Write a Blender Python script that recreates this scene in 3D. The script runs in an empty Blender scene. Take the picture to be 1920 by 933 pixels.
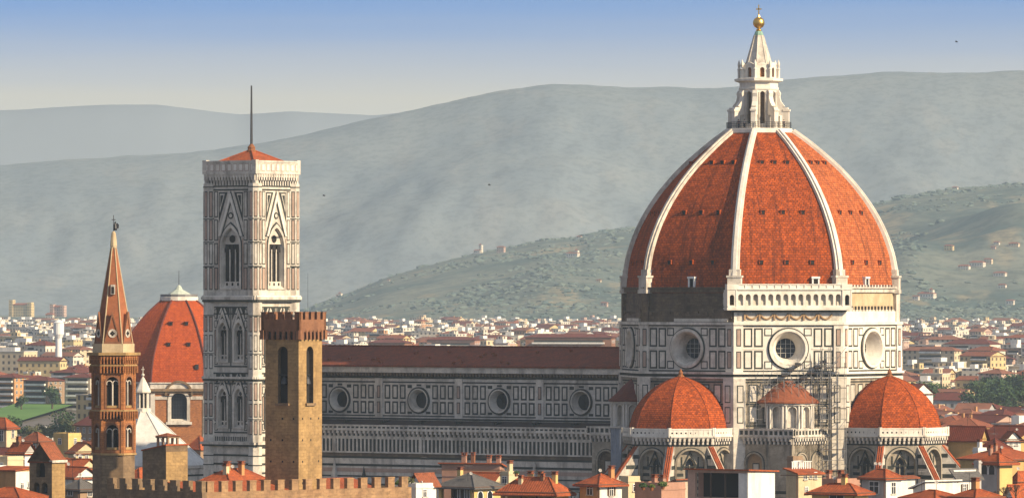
import bpy, math, random
import numpy as np
from math import sin, cos, tan, radians, degrees, pi, sqrt, atan2
from mathutils import Vector, noise as mnoise

random.seed(11)
scene = bpy.context.scene
COL = scene.collection

# ------------------------------------------------------------------ camera
FPX, HOR, CAMZ, CAMY = 11750.0, 545.0, 55.0, -1250.0   # focal length in photo pixels, horizon row
cam_d = bpy.data.cameras.new('camera'); cam = bpy.data.objects.new('camera', cam_d); COL.objects.link(cam)
cam_d.sensor_fit = 'HORIZONTAL'; cam_d.sensor_width = 36.0
cam_d.lens = FPX / 1920.0 * 36.0
cam_d.shift_y = (HOR - 466.5) / 1920.0
cam_d.clip_start = 1.0; cam_d.clip_end = 60000.0
cam.location = (0, CAMY, CAMZ); cam.rotation_euler = (radians(90), 0, 0)
scene.camera = cam

# ------------------------------------------------------------------ sky, sun, exposure
SUN_AZ, SUN_EL = 57.2, 27.0      # azimuth: degrees from "towards the camera" to the right
world = bpy.data.worlds.new("World"); scene.world = world; world.use_nodes = True
wn, wl = world.node_tree.nodes, world.node_tree.links
wn.clear()
out = wn.new('ShaderNodeOutputWorld'); bg = wn.new('ShaderNodeBackground')
sky = wn.new('ShaderNodeTexSky'); sky.sky_type = 'NISHITA'; sky.sun_disc = False
sky.sun_elevation = radians(SUN_EL); sky.sun_rotation = radians(180 - SUN_AZ)
sky.altitude = 100; sky.air_density = 0.8; sky.dust_density = 2.0; sky.ozone_density = 4.5
# the air clears quickly above the hill haze: steepen the sky's own gradient with elevation
tc = wn.new('ShaderNodeTexCoord'); sx = wn.new('ShaderNodeSeparateXYZ'); cx = wn.new('ShaderNodeCombineXYZ')
def mapr(f0, f1, t0, t1, clamp=True):
    n = wn.new('ShaderNodeMapRange'); n.clamp = clamp
    for k, v in zip(('From Min', 'From Max', 'To Min', 'To Max'), (f0, f1, t0, t1)): n.inputs[k].default_value = v
    wl.new(sx.outputs['Z'], n.inputs['Value']); return n
mz = mapr(0.0, 0.05, 0.50, 0.85)
nm = wn.new('ShaderNodeVectorMath'); nm.operation = 'NORMALIZE'
wl.new(tc.outputs['Generated'], sx.inputs[0]); wl.new(sx.outputs['X'], cx.inputs['X']); wl.new(sx.outputs['Y'], cx.inputs['Y']); wl.new(mz.outputs[0], cx.inputs['Z'])
wl.new(cx.outputs[0], nm.inputs[0]); wl.new(nm.outputs[0], sky.inputs['Vector'])
ma = mapr(0.0305, 0.0460, 1.0, 0.0)                # pale warm air low over the horizon
mxs = wn.new('ShaderNodeMix'); mxs.data_type = 'RGBA'; mxs.inputs[7].default_value = (2.15, 1.98, 1.62, 1)
tint = wn.new('ShaderNodeMix'); tint.data_type = 'RGBA'; tint.blend_type = 'MULTIPLY'; tint.inputs['Factor'].default_value = 1.0
tint.inputs[7].default_value = (.90, 1.12, 1.16, 1); wl.new(sky.outputs[0], tint.inputs[6])
mpn = wn.new('ShaderNodeMapping'); mpn.inputs['Scale'].default_value = (7, 7, 160); nzs = wn.new('ShaderNodeTexNoise'); nzs.inputs['Scale'].default_value = 1.0; nzs.inputs['Detail'].default_value = 4
wl.new(tc.outputs['Generated'], mpn.inputs[0]); wl.new(mpn.outputs[0], nzs.inputs['Vector'])
una = wn.new('ShaderNodeMath'); una.operation = 'MULTIPLY_ADD'; una.inputs[1].default_value = .34; wl.new(nzs.outputs['Fac'], una.inputs[0])
sbt = wn.new('ShaderNodeMath'); sbt.operation = 'SUBTRACT'; sbt.inputs[1].default_value = .17; sbt.use_clamp = True
wl.new(ma.outputs[0], una.inputs[2]); wl.new(una.outputs[0], sbt.inputs[0])
wl.new(sbt.outputs[0], mxs.inputs['Factor']); wl.new(tint.outputs[2], mxs.inputs[6])
mh = mapr(0.06, 0.35, 0.0, 0.62)                    # warm pale mix added above the view to lift and warm the shadows
mxh = wn.new('ShaderNodeMix'); mxh.data_type = 'RGBA'; mxh.inputs[7].default_value = (1.6, 1.36, 1.08, 1)
wl.new(mh.outputs[0], mxh.inputs['Factor']); wl.new(mxs.outputs[2], mxh.inputs[6])
wl.new(mxh.outputs[2], bg.inputs['Color']); bg.inputs['Strength'].default_value = 0.14
wl.new(bg.outputs[0], out.inputs['Surface'])

def dirv(phi, z=0.0):            # horizontal direction; 0 = towards the camera, + = to the right
    a = radians(phi); return Vector((sin(a), -cos(a), z))
sun_d = bpy.data.lights.new('sun', 'SUN'); sun = bpy.data.objects.new('sun', sun_d); COL.objects.link(sun)
sun_d.energy = 3.7; sun_d.angle = radians(0.5); sun_d.color = (1.0, 0.81, 0.55)
sdir = dirv(SUN_AZ) * cos(radians(SUN_EL)) + Vector((0, 0, sin(radians(SUN_EL))))
sun.rotation_euler = sdir.to_track_quat('Z', 'Y').to_euler()
sun.location = (300, -900, 500)
vs = scene.view_settings
vs.view_transform = 'Standard'; vs.look = 'None'; vs.exposure = 1.05; vs.gamma = 1.0; vs.use_curve_mapping = False
cy = scene.cycles
cy.max_bounces = 5; cy.diffuse_bounces = 2; cy.glossy_bounces = 2; cy.volume_bounces = 1; cy.transparent_max_bounces = 4
cy.use_denoising = True; cy.caustics_reflective = False; cy.caustics_refractive = False
cy.use_adaptive_sampling = False

# ------------------------------------------------------------------ materials
def new_mat(name):
    m = bpy.data.materials.new(name); m.use_nodes = True
    nt = m.node_tree; b = nt.nodes['Principled BSDF']
    return m, nt, b
def col4(c): return (c[0], c[1], c[2], 1.0)
def mixc(nt, fac, a, b, mode='MIX'):
    n = nt.nodes.new('ShaderNodeMix'); n.data_type = 'RGBA'; n.blend_type = mode
    if isinstance(fac, (int, float)): n.inputs['Factor'].default_value = fac
    else: nt.links.new(fac, n.inputs['Factor'])
    for i, s in ((6, a), (7, b)):
        if isinstance(s, tuple): n.inputs[i].default_value = col4(s)
        else: nt.links.new(s, n.inputs[i])
    return n.outputs[2]
def pos_noise(nt, scale, detail=3.0, rough=0.6, stretch=(1, 1, 1), lo=0.35, hi=0.65, coord='pos'):
    if coord == 'pos':
        g = nt.nodes.new('ShaderNodeNewGeometry'); src = g.outputs['Position']
    elif coord == 'uv':
        g = nt.nodes.new('ShaderNodeTexCoord'); src = g.outputs['UV']
    else:
        g = nt.nodes.new('ShaderNodeTexCoord'); src = g.outputs['Object']
    mp = nt.nodes.new('ShaderNodeMapping'); mp.inputs['Scale'].default_value = stretch
    nz = nt.nodes.new('ShaderNodeTexNoise'); nz.inputs['Scale'].default_value = scale
    nz.inputs['Detail'].default_value = detail; nz.inputs['Roughness'].default_value = rough
    r = nt.nodes.new('ShaderNodeMapRange'); r.inputs['From Min'].default_value = lo; r.inputs['From Max'].default_value = hi
    nt.links.new(src, mp.inputs[0]); nt.links.new(mp.outputs[0], nz.inputs['Vector']); nt.links.new(nz.outputs['Fac'], r.inputs['Value'])
    return r.outputs[0]
def mul(nt, a, k):
    n = nt.nodes.new('ShaderNodeMath'); n.operation = 'MULTIPLY'; n.use_clamp = True
    nt.links.new(a, n.inputs[0])
    if isinstance(k, (int, float)): n.inputs[1].default_value = k
    else: nt.links.new(k, n.inputs[1])
    return n.outputs[0]
def stone(name, c1, c2, scale=0.6, stain=None, stain_amt=0.5, rough=0.85, streak=True, speck=0.25, speck_scale=3.0, blocks=None, cells=0.0):
    """c1/c2 patches, dirt streaks running down the wall, small blocks of other tone"""
    m, nt, b = new_mat(name)
    c = mixc(nt, pos_noise(nt, scale, 4), c1, c2)
    c = mixc(nt, mul(nt, pos_noise(nt, speck_scale, 2, 0.7, (1, 1, 1.6), 0.45, 0.7), speck), c, tuple(x * 0.45 for x in c1))
    if cells:                            # slabs of slightly different stone
        g = nt.nodes.new('ShaderNodeNewGeometry'); mp = nt.nodes.new('ShaderNodeMapping'); mp.inputs['Scale'].default_value = (1, 1, 1.4)
        vo = nt.nodes.new('ShaderNodeTexVoronoi'); vo.inputs['Scale'].default_value = .9; sp_ = nt.nodes.new('ShaderNodeSeparateColor')
        nt.links.new(g.outputs['Position'], mp.inputs[0]); nt.links.new(mp.outputs[0], vo.inputs['Vector']); nt.links.new(vo.outputs['Color'], sp_.inputs[0])
        c = mixc(nt, mul(nt, sp_.outputs[0], cells), c, tuple(x * .5 for x in c2))
    if blocks:                           # block courses, UV in metres
        t = nt.nodes.new('ShaderNodeTexCoord'); br = nt.nodes.new('ShaderNodeTexBrick'); br.inputs['Scale'].default_value = 1.0
        br.inputs['Brick Width'].default_value = blocks[0]; br.inputs['Row Height'].default_value = blocks[1]; br.inputs['Mortar Size'].default_value = .035; br.inputs['Mortar Smooth'].default_value = .4
        br.inputs['Color1'].default_value = (1.18, 1.16, 1.12, 1); br.inputs['Color2'].default_value = (.68, .66, .64, 1); br.inputs['Mortar'].default_value = (.6, .56, .52, 1)
        nt.links.new(t.outputs['UV'], br.inputs['Vector']); c = mixc(nt, blocks[2], c, br.outputs['Color'], 'MULTIPLY')
    if stain:
        st = (1, 1, 0.22) if streak else (1, 1, 1)
        c = mixc(nt, mul(nt, pos_noise(nt, 0.45, 5, 0.7, st, 0.48, 0.72), stain_amt), c, stain)
    nt.links.new(c, b.inputs['Base Color']); b.inputs['Roughness'].default_value = rough
    b.inputs['Specular IOR Level'].default_value = 0.25
    return m
def plain(name, c, rough=0.6, metal=0.0, var=0.0):
    m, nt, b = new_mat(name)
    if var:
        cc = mixc(nt, pos_noise(nt, 1.3, 3), c, tuple(x * (1 - var) for x in c)); nt.links.new(cc, b.inputs['Base Color'])
    else: b.inputs['Base Color'].default_value = col4(c)
    b.inputs['Roughness'].default_value = rough; b.inputs['Metallic'].default_value = metal
    b.inputs['Specular IOR Level'].default_value = 0.3
    return m
def brick_uv(name, ca, cb, mortar, bw, rh, ms, patch, patch_amt, streak_amt=0.0, grime=None):
    m, nt, b = new_mat(name)
    t = nt.nodes.new('ShaderNodeTexCoord')
    br = nt.nodes.new('ShaderNodeTexBrick'); br.inputs['Scale'].default_value = 1.0
    br.inputs['Color1'].default_value = col4(ca); br.inputs['Color2'].default_value = col4(cb); br.inputs['Mortar'].default_value = col4(mortar)
    br.inputs['Brick Width'].default_value = bw; br.inputs['Row Height'].default_value = rh; br.inputs['Mortar Size'].default_value = ms
    br.inputs['Mortar Smooth'].default_value = 0.3; br.inputs['Bias'].default_value = -0.1
    nt.links.new(t.outputs['UV'], br.inputs['Vector'])
    c = mixc(nt, mul(nt, pos_noise(nt, 0.5, 5, 0.75, (1, 1, 1), 0.42, 0.7), patch_amt), br.outputs['Color'], patch)
    c = mixc(nt, mul(nt, pos_noise(nt, 1.6, 3, 0.7, (1, 1, 1), 0.5, 0.68), 0.4), c, tuple(x * 1.5 for x in ca))
    if streak_amt:
        c = mixc(nt, mul(nt, pos_noise(nt, 0.9, 4, 0.7, (1, 0.05, 1), 0.50, 0.68, 'uv'), streak_amt), c, grime or tuple(x * 0.35 for x in ca))
    bp = nt.nodes.new('ShaderNodeBump'); bp.inputs['Strength'].default_value = 0.6; bp.inputs['Distance'].default_value = 0.07; bp.invert = True
    nt.links.new(br.outputs['Fac'], bp.inputs['Height']); nt.links.new(bp.outputs[0], b.inputs['Normal'])
    c = mixc(nt, mul(nt, pos_noise(nt, 1.1, 4, .8, (1, 1, 1), .50, .66), .55), c, tuple(x * .45 for x in ca))
    nt.links.new(c, b.inputs['Base Color']); b.inputs['Roughness'].default_value = 1.0
    b.inputs['Specular IOR Level'].default_value = 0.05
    return m
def tile(name, c1, c2, c3, amt=0.5):
    """terracotta pantiles: mottled colour and ridged bump running down the slope (UV in metres)"""
    m, nt, b = new_mat(name)
    c = mixc(nt, pos_noise(nt, 0.5, 4), c1, c2)
    c = mixc(nt, mul(nt, pos_noise(nt, 2.2, 3, 0.75, (1, 1, 1), 0.45, 0.7), amt), c, c3)
    c = mixc(nt, mul(nt, pos_noise(nt, 2.6, 2, 0.7, (1, 1, 1), 0.56, 0.72), 0.5), c, tuple(min(1, x * 1.7) for x in c1))
    t = nt.nodes.new('ShaderNodeTexCoord'); w = nt.nodes.new('ShaderNodeTexWave')
    w.wave_type = 'BANDS'; w.bands_direction = 'X'; w.inputs['Scale'].default_value = 0.31 / 0.42; w.inputs['Distortion'].default_value = 0.4
    nt.links.new(t.outputs['UV'], w.inputs['Vector'])
    bp = nt.nodes.new('ShaderNodeBump'); bp.inputs['Strength'].default_value = 0.5; bp.inputs['Distance'].default_value = 0.08
    nt.links.new(w.outputs['Fac'], bp.inputs['Height']); nt.links.new(bp.outputs[0], b.inputs['Normal'])
    nt.links.new(c, b.inputs['Base Color']); b.inputs['Roughness'].default_value = 0.9
    b.inputs['Specular IOR Level'].default_value = 0.2
    return m
M = {}
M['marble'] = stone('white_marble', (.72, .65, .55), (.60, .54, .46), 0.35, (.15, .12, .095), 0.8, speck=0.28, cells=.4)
M['marble_clean'] = stone('cleaned_marble', (.78, .73, .64), (.70, .64, .55), 0.4, (.34, .27, .20), 0.45, speck=0.12, cells=.18)  # clean stone, also brightened to paint sunlight on the south-east and east faces
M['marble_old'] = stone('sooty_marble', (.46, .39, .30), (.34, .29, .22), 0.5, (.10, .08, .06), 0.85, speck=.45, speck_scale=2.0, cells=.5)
M['green'] = stone('green_marble', (.028, .034, .031), (.05, .05, .042), 0.8, speck=0.2)
M['pink'] = stone('pink_marble', (.46, .32, .25), (.38, .27, .21), 0.6, (.14, .10, .09), 0.4)
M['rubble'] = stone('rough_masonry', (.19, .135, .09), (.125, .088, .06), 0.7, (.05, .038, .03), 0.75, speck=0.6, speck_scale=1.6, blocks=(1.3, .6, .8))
M['relief'] = stone('carved_relief', (.42, .27, .14), (.30, .20, .12), 1.0)
M['dome_tile'] = brick_uv('dome_tiles', (.465, .092, .02), (.215, .044, .014), (.12, .034, .015), 0.72, 0.5, 0.06, (.14, .034, .014), 0.65, 0.8, (.05, .022, .016))
M['dome_tile_pale'] = brick_uv('weathered_dome_tiles', (.54, .15, .05), (.30, .075, .028), (.16, .05, .025), 0.72, 0.5, 0.06, (.24, .075, .035), 0.5, 0.7, (.08, .035, .022))  # lighter copy for the sun-facing webs: sunlight put into the tile colour
M['brick_dark'] = stone('dark_brick', (.33, .115, .05), (.25, .09, .042), .8, (.10, .05, .03), .4, speck=.4, speck_scale=2.2)
M['trib_tile'] = brick_uv('tribune_tiles', (.48, .096, .02), (.20, .042, .014), (.12, .03, .013), 0.6, 0.42, 0.05, (.17, .045, .018), 0.5, 0.25)
M['chapel_tile'] = brick_uv('chapel_tiles', (.44, .086, .02), (.33, .062, .017), (.22, .036, .014), 0.7, 0.5, 0.04, (.24, .04, .018), 0.45, 0.4)
M['tile'] = tile('roof_tiles', (.40, .095, .030), (.25, .062, .025), (.12, .045, .024), .7)
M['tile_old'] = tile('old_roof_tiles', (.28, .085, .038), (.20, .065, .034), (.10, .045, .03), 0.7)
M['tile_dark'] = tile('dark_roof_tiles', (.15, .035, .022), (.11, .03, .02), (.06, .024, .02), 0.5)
M['nave_tile'] = tile('nave_roof_tiles', (.23, .056, .024), (.15, .042, .022), (.075, .028, .02), .85)
M['tile_far'] = stone('far_roof_tiles', (.27, .105, .06), (.20, .085, .052), .25, (.10, .05, .035), .4, streak=False, speck=.4)
M['tile_grey'] = tile('grey_roof_tiles', (.13, .12, .115), (.09, .085, .08), (.06, .06, .06), 0.5)
M['gold_stone'] = stone('golden_stone', (.41, .262, .112), (.32, .205, .09), 0.5, (.12, .075, .04), 0.5, speck=0.55, speck_scale=1.6, blocks=(.95, .42, .5))
M['brown_stone'] = stone('brown_stone', (.26, .175, .10), (.18, .12, .072), 0.6, (.07, .05, .035), 0.5, speck=0.65, speck_scale=1.4, blocks=(.95, .42, .5))
M['brick'] = stone('orange_brick', (.42, .17, .06), (.33, .13, .05), 0.7, (.13, .06, .035), 0.45, speck=0.5, speck_scale=2.0, blocks=(.6, .3, .8))
M['red_brick'] = stone('red_brick', (.26, .12, .062), (.20, .09, .048), 0.7, (.10, .05, .035), 0.4, speck=0.4, speck_scale=2.2)
M['glass'] = plain('dark_glass', (.010, .012, .017), 0.35)
M['dark'] = plain('dark_void', (.02, .017, .016), 0.9)
M['gold'] = plain('gilded_copper', (.75, .46, .12), 0.32, 1.0)
M['copper'] = plain('green_copper', (.22, .36, .27), 0.7, 0, 0.3)
M['pale_copper'] = plain('pale_copper', (.50, .55, .46), 0.7, 0, 0.25)
M['metal'] = plain('dark_metal', (.05, .05, .055), 0.5, 0.6)
M['steel'] = plain('scaffold_steel', (.20, .19, .18), 0.5, 0.3)
M['sheet'] = plain('dust_sheet_cloth', (.20, .22, .26), .8, 0, .25)
M['cream_stone'] = stone('cream_stone', (.55, .43, .27), (.45, .34, .2), .6, (.2, .14, .09), .4)
M['white'] = plain('white_paint', (.76, .74, .70), 0.6, 0, 0.1)
M['wood'] = plain('dark_wood', (.10, .06, .04), 0.7, 0, 0.3)
M['dark_roof'] = stone('dark_roof_slabs', (.055, .04, .035), (.04, .03, .03), .8)
M['lead'] = stone('white_roof_slabs', (.62, .60, .56), (.52, .50, .47), 0.4, (.30, .28, .25), 0.5)
PLC = {'cream': (.62, .50, .31), 'yellow': (.64, .45, .17), 'white': (.78, .75, .68), 'orange': (.52, .27, .11), 'pink': (.52, .33, .24),
       'grey': (.42, .39, .36), 'ochre': (.50, .33, .13), 'brown': (.33, .22, .14), 'rose': (.42, .23, .16), 'beige': (.55, .45, .33)}
for k, c in PLC.items():
    M['pl_' + k] = stone('plaster_' + k, c, tuple(x * .84 for x in c), 0.35, tuple(x * .42 for x in c), 0.6, speck=0.2)
M['leaf'] = None

# ------------------------------------------------------------------ mesh building
class Frame:
    """u to the right as seen from outside, n outwards, v up"""
    def __init__(s, o, phi):
        s.o = Vector((o[0], o[1], o[2] if len(o) > 2 else 0.0)); s.phi = phi
        a = radians(phi); s.U = Vector((cos(a), sin(a), 0)); s.N = Vector((sin(a), -cos(a), 0))
    def p(s, u, v, n): return s.o + s.U * u + s.N * n + Vector((0, 0, v))
    def turn(s, dphi, u=0, n=0): return Frame(s.p(u, 0, n), s.phi + dphi)

class MB:
    def __init__(s): s.v = []; s.f = []; s.m = []; s.mats = []; s.uv = []
    def mi(s, mat):
        mat = M[mat] if isinstance(mat, str) else mat
        if mat not in s.mats: s.mats.append(mat)
        return s.mats.index(mat)
    def poly(s, pts, mat, uv=None):
        i = len(s.v); s.v.extend([tuple(p) for p in pts]); s.f.append(tuple(range(i, i + len(pts)))); s.m.append(s.mi(mat))
        s.uv.append(uv if uv else [(0.0, 0.0)] * len(pts))
    def box(s, F, u0, u1, v0, v1, n0, n1, mat):
        P = [F.p(u, v, n) for n in (n0, n1) for v in (v0, v1) for u in (u0, u1)]
        for q in ((4, 5, 7, 6), (1, 0, 2, 3), (0, 4, 6, 2), (5, 1, 3, 7), (6, 7, 3, 2), (0, 1, 5, 4)):
            w, h = (P[q[1]] - P[q[0]]).length, (P[q[3]] - P[q[0]]).length
            s.poly([P[k] for k in q], mat, [(0, 0), (w, 0), (w, h), (0, h)])
    def rect(s, F, u0, u1, v0, v1, n, mat):
        s.poly([F.p(u0, v0, n), F.p(u1, v0, n), F.p(u1, v1, n), F.p(u0, v1, n)], mat, [(u0, v0), (u1, v0), (u1, v1), (u0, v1)])
    def prism(s, F, outline, n0, n1, mat, side=None):
        a = [F.p(u, v, n1) for u, v in outline]; b = [F.p(u, v, n0) for u, v in outline]
        s.poly(a, mat, list(outline)); s.poly(b[::-1], mat, list(outline)[::-1])
        k = len(a)
        for i in range(k):
            j = (i + 1) % k; s.poly([b[i], b[j], a[j], a[i]], side or mat)
    def rings(s, rings, mat, closed=True, cap0=False, cap1=False, uvf=None):
        k = len(rings[0])
        for r in range(len(rings) - 1):
            for i in range(k if closed else k - 1):
                j = (i + 1) % k
                q = [rings[r][i], rings[r][j], rings[r + 1][j], rings[r + 1][i]]
                s.poly(q, mat, uvf(r, i) if uvf else None)
        if cap0: s.poly(rings[0][::-1], mat)
        if cap1: s.poly(rings[-1], mat)
    def lathe(s, c, prof, seg, mat, a0=0.0, cap=True):
        R = [[Vector((c[0] + r * sin(a0 + 2 * pi * i / seg), c[1] - r * cos(a0 + 2 * pi * i / seg), z)) for i in range(seg)] for r, z in prof]
        s.rings(R, mat, True, cap, cap)
    def tube(s, p0, p1, r0, r1=None, seg=6, mat='metal'):
        p0, p1 = Vector(p0), Vector(p1); r1 = r0 if r1 is None else r1
        d = (p1 - p0).normalized(); x = d.orthogonal().normalized(); y = d.cross(x)
        R = [[p + (x * cos(2 * pi * i / seg) + y * sin(2 * pi * i / seg)) * r for i in range(seg)] for p, r in ((p0, r0), (p1, r1))]
        s.rings(R, mat, True, True, True)
    def sphere(s, c, r, mat, seg=12, rows=8, sz=1.0):
        s.lathe(c, [(max(1e-3, r * sin(pi * k / rows)), c[2] - r * sz * cos(pi * k / rows)) for k in range(rows + 1)], seg, mat)
    def holed(s, F, u0, u1, v0, v1, outline, n, mat):
        """rectangle with a star-shaped hole"""
        cu = sum(p[0] for p in outline) / len(outline); cv = sum(p[1] for p in outline) / len(outline)
        k = len(outline); th = []
        for u, v in outline: th.append((atan2(v - cv, u - cu), (u, v)))
        for u, v in ((u0, v0), (u1, v0), (u1, v1), (u0, v1)):
            du, dv = u - cu, v - cv
            for i in range(k):
                (a, b), (c, d) = outline[i], outline[(i + 1) % k]
                ex, ey = c - a, d - b; den = du * ey - dv * ex
                if abs(den) < 1e-9: continue
                t = ((a - cu) * ey - (b - cv) * ex) / den; w = ((a - cu) * dv - (b - cv) * du) / den
                if t > 0 and -1e-9 <= w <= 1 + 1e-9:
                    th.append((atan2(dv, du), (cu + t * du, cv + t * dv))); break
        th.sort(key=lambda q: q[0]); L = []
        for a, (u, v) in th:
            du, dv = cos(a), sin(a); t = 1e9
            if du > 1e-9: t = min(t, (u1 - cu) / du)
            if du < -1e-9: t = min(t, (u0 - cu) / du)
            if dv > 1e-9: t = min(t, (v1 - cv) / dv)
            if dv < -1e-9: t = min(t, (v0 - cv) / dv)
            L.append(((u, v), (cu + t * du, cv + t * dv)))
        for i in range(len(L)):
            (a, A), (b, B) = L[i], L[(i + 1) % len(L)]
            s.poly([F.p(a[0], a[1], n), F.p(A[0], A[1], n), F.p(B[0], B[1], n), F.p(b[0], b[1], n)], mat, [a, A, B, b])
    def reveal(s, F, o0, n0, o1, n1, mat):
        k = len(o0)
        for i in range(k):
            j = (i + 1) % k
            s.poly([F.p(*o0[i], n0), F.p(*o0[j], n0), F.p(*o1[j], n1), F.p(*o1[i], n1)], mat)
    def face(s, F, o, n, mat): s.poly([F.p(u, v, n) for u, v in o], mat, list(o))
    def band(s, F, o0, o1, n0, n1, mat):
        """raised moulding between two outlines"""
        s.reveal(F, o0, n1, o1, n1, mat); s.reveal(F, o0, n0, o0, n1, mat); s.reveal(F, o1, n0, o1, n1, mat)
    def build(s, name, parent=None, smooth=False):
        off = world_loc(parent) if parent else Vector((0, 0, 0))
        me = bpy.data.meshes.new(name)
        me.from_pydata([(x - off.x, y - off.y, z - off.z) for x, y, z in s.v], [], s.f)
        for m in s.mats: me.materials.append(m)
        me.polygons.foreach_set('material_index', s.m)
        ul = me.uv_layers.new(name='UVMap'); fl = [c for q in s.uv for p in q for c in p]
        ul.data.foreach_set('uv', fl)
        if smooth: me.polygons.foreach_set('use_smooth', [True] * len(s.f))
        me.update()
        o = bpy.data.objects.new(name, me); COL.objects.link(o)
        if parent: o.parent = parent
        return o
def world_loc(o):
    v = Vector((0, 0, 0))
    while o: v += o.location; o = o.parent
    return v
def empty(name, loc):
    o = bpy.data.objects.new(name, None); COL.objects.link(o); o.location = loc; o.empty_display_size = 1.0
    return o
LABELS = {}
def tag(o, label, cat, group=None, kind=None):
    if label: o['label'] = label
    if cat: o['category'] = cat
    if group: o['group'] = group
    if kind: o['kind'] = kind
    return o
def thing(name, loc, label, cat, group=None): return tag(empty(name, loc), label, cat, group)
def copy_tree(o, parent=None):
    c = o.copy(); COL.objects.link(c); c.parent = parent
    for ch in list(o.children): copy_tree(ch, c)
    return c
def px(x, y, d):                  # photo pixel + distance -> world point
    return Vector(((x - 960) * d / FPX, d + CAMY, CAMZ - (y - HOR) * d / FPX))
def to_px(p):
    d = p[1] - CAMY; return 960 + p[0] * FPX / d, HOR - (p[2] - CAMZ) * FPX / d

def circle(cu, cv, r, seg=24, ry=None):
    return [(cu + r * cos(2 * pi * i / seg), cv + (ry or r) * sin(2 * pi * i / seg)) for i in range(seg)]
def arch(cu, v0, vs, w, seg=8, pointed=False):
    h = w / 2; o = [(cu - h, v0), (cu + h, v0)]
    if pointed:
        o += [(cu - h + w * cos(radians(60) * i / seg), vs + w * sin(radians(60) * i / seg)) for i in range(seg + 1)]
        o += [(cu + h - w * cos(radians(60) * i / seg), vs + w * sin(radians(60) * i / seg)) for i in range(seg - 1, -1, -1)]
    else:
        o += [(cu + h * cos(pi * i / (2 * seg)), vs + h * sin(pi * i / (2 * seg))) for i in range(2 * seg + 1)]
    return o
def scaled(o, k, dv=0):
    cu = sum(p[0] for p in o) / len(o); cv = sum(p[1] for p in o) / len(o)
    return [(cu + (u - cu) * k, cv + (v - cv) * k + dv) for u, v in o]
def panel(mb, F, u0, u1, v0, v1, n, bd=0.22, outer='green', inner='marble'):
    mb.box(F, u0, u1, v0, v1, n - .3, n + .03, outer)
    mb.box(F, u0 + bd, u1 - bd, v0 + bd, v1 - bd, n - .3, n + .06, inner)
def interp(tab, x):
    if x <= tab[0][0]: return tab[0][1]
    for (a, b), (c, d) in zip(tab, tab[1:]):
        if x <= c: return b + (d - b) * (x - a) / (c - a)
    return tab[-1][1]
def smooth_tab(tab, n):           # Catmull-Rom through (z, r) points
    out = []
    P = [tab[0]] + list(tab) + [tab[-1]]
    for i in range(1, len(P) - 2):
        for k in range(n):
            t = k / n; p0, p1, p2, p3 = P[i - 1], P[i], P[i + 1], P[i + 2]
            out.append(tuple(.5 * (2 * p1[j] + (p2[j] - p0[j]) * t + (2 * p0[j] - 5 * p1[j] + 4 * p2[j] - p3[j]) * t * t + (3 * p1[j] - p0[j] - 3 * p2[j] + p3[j]) * t ** 3) for j in (0, 1)))
    out.append(tab[-1]); return out
# ------------------------------------------------------------------ the setting: ground, hills, air
def structure(name, mb_or_me, label=None):
    o = mb_or_me.build(name) if isinstance(mb_or_me, MB) else None
    o['kind'] = 'structure'
    return o
def veg(name, woods, field, pale, scale, amt, fine=.7):
    m, nt, b = new_mat(name)
    c = mixc(nt, pos_noise(nt, scale, 5, .65, (1, 1, 1), .40, .60), woods, field)
    c = mixc(nt, mul(nt, pos_noise(nt, scale * 2.6, 4, .6, (1, .35, 1), .56, .66), amt), c, pale)
    c = mixc(nt, mul(nt, pos_noise(nt, scale * 14, 3, .7, (1, 1, 1), .45, .62), fine), c, tuple(x * .35 for x in woods))
    nt.links.new(c, b.inputs['Base Color']); b.inputs['Roughness'].default_value = 1.0
    b.inputs['Specular IOR Level'].default_value = 0.0
    return m
M['ground'] = stone('city_ground', (.16, .14, .12), (.11, .10, .085), .02, streak=False)
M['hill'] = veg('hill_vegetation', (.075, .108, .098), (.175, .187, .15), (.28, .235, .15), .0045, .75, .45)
M['mountain'] = veg('mountain_vegetation', (.155, .183, .20), (.185, .208, .213), (.22, .225, .215), .005, .4, .3)  # bluer and paler than real growth: distance haze put into the colour
M['far'] = veg('far_vegetation', (.18, .205, .23), (.185, .21, .235), (.19, .215, .24), .001, .1, 0)  # ridge colour itself paled and blued to carry the haze

g = MB()
for i in range(24):
    for j in range(24):
        x0, x1 = -5900 + i * 11800 / 24, -5900 + (i + 1) * 11800 / 24; y0, y1 = -1480 + j * 14200 / 24, -1480 + (j + 1) * 14200 / 24
        g.poly([(x0, y0, 0), (x1, y0, 0), (x1, y1, 0), (x0, y1, 0)], 'ground')
structure('ground', g)

def fbm(x, y, s, oct=4): return mnoise.fractal(Vector((x * s, y * s, 3.7)), 0.9, 2.1, oct)
NEAR = [(-700, 585), (0, 592), (480, 600), (560, 588), (600, 570), (660, 548), (721, 521), (781, 504), (842, 488), (902, 474), (962, 464), (1023, 450), (1083, 445), (1113, 436), (1174, 429),
        (1300, 415), (1500, 392), (1640, 378), (1700, 362), (1760, 353), (1830, 348), (1920, 341), (2200, 330), (2600, 350)]
MOUNT = [(-700, 330), (0, 308), (150, 297), (270, 290), (400, 281), (500, 265), (620, 240), (740, 212), (800, 200), (880, 180), (960, 165), (1040, 158), (1120, 160), (1300, 165),
         (1380, 162), (1480, 148), (1560, 142), (1650, 135), (1750, 133), (1830, 135), (1920, 132), (2600, 145)]
FAR = [(-700, 220), (0, 205), (100, 199), (200, 196), (300, 197), (380, 205), (450, 212), (540, 207), (620, 211), (700, 215), (760, 208), (900, 222), (2600, 240)]
def sstep(t): t = max(0, min(1, t)); return t * t * (3 - 2 * t)
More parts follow.
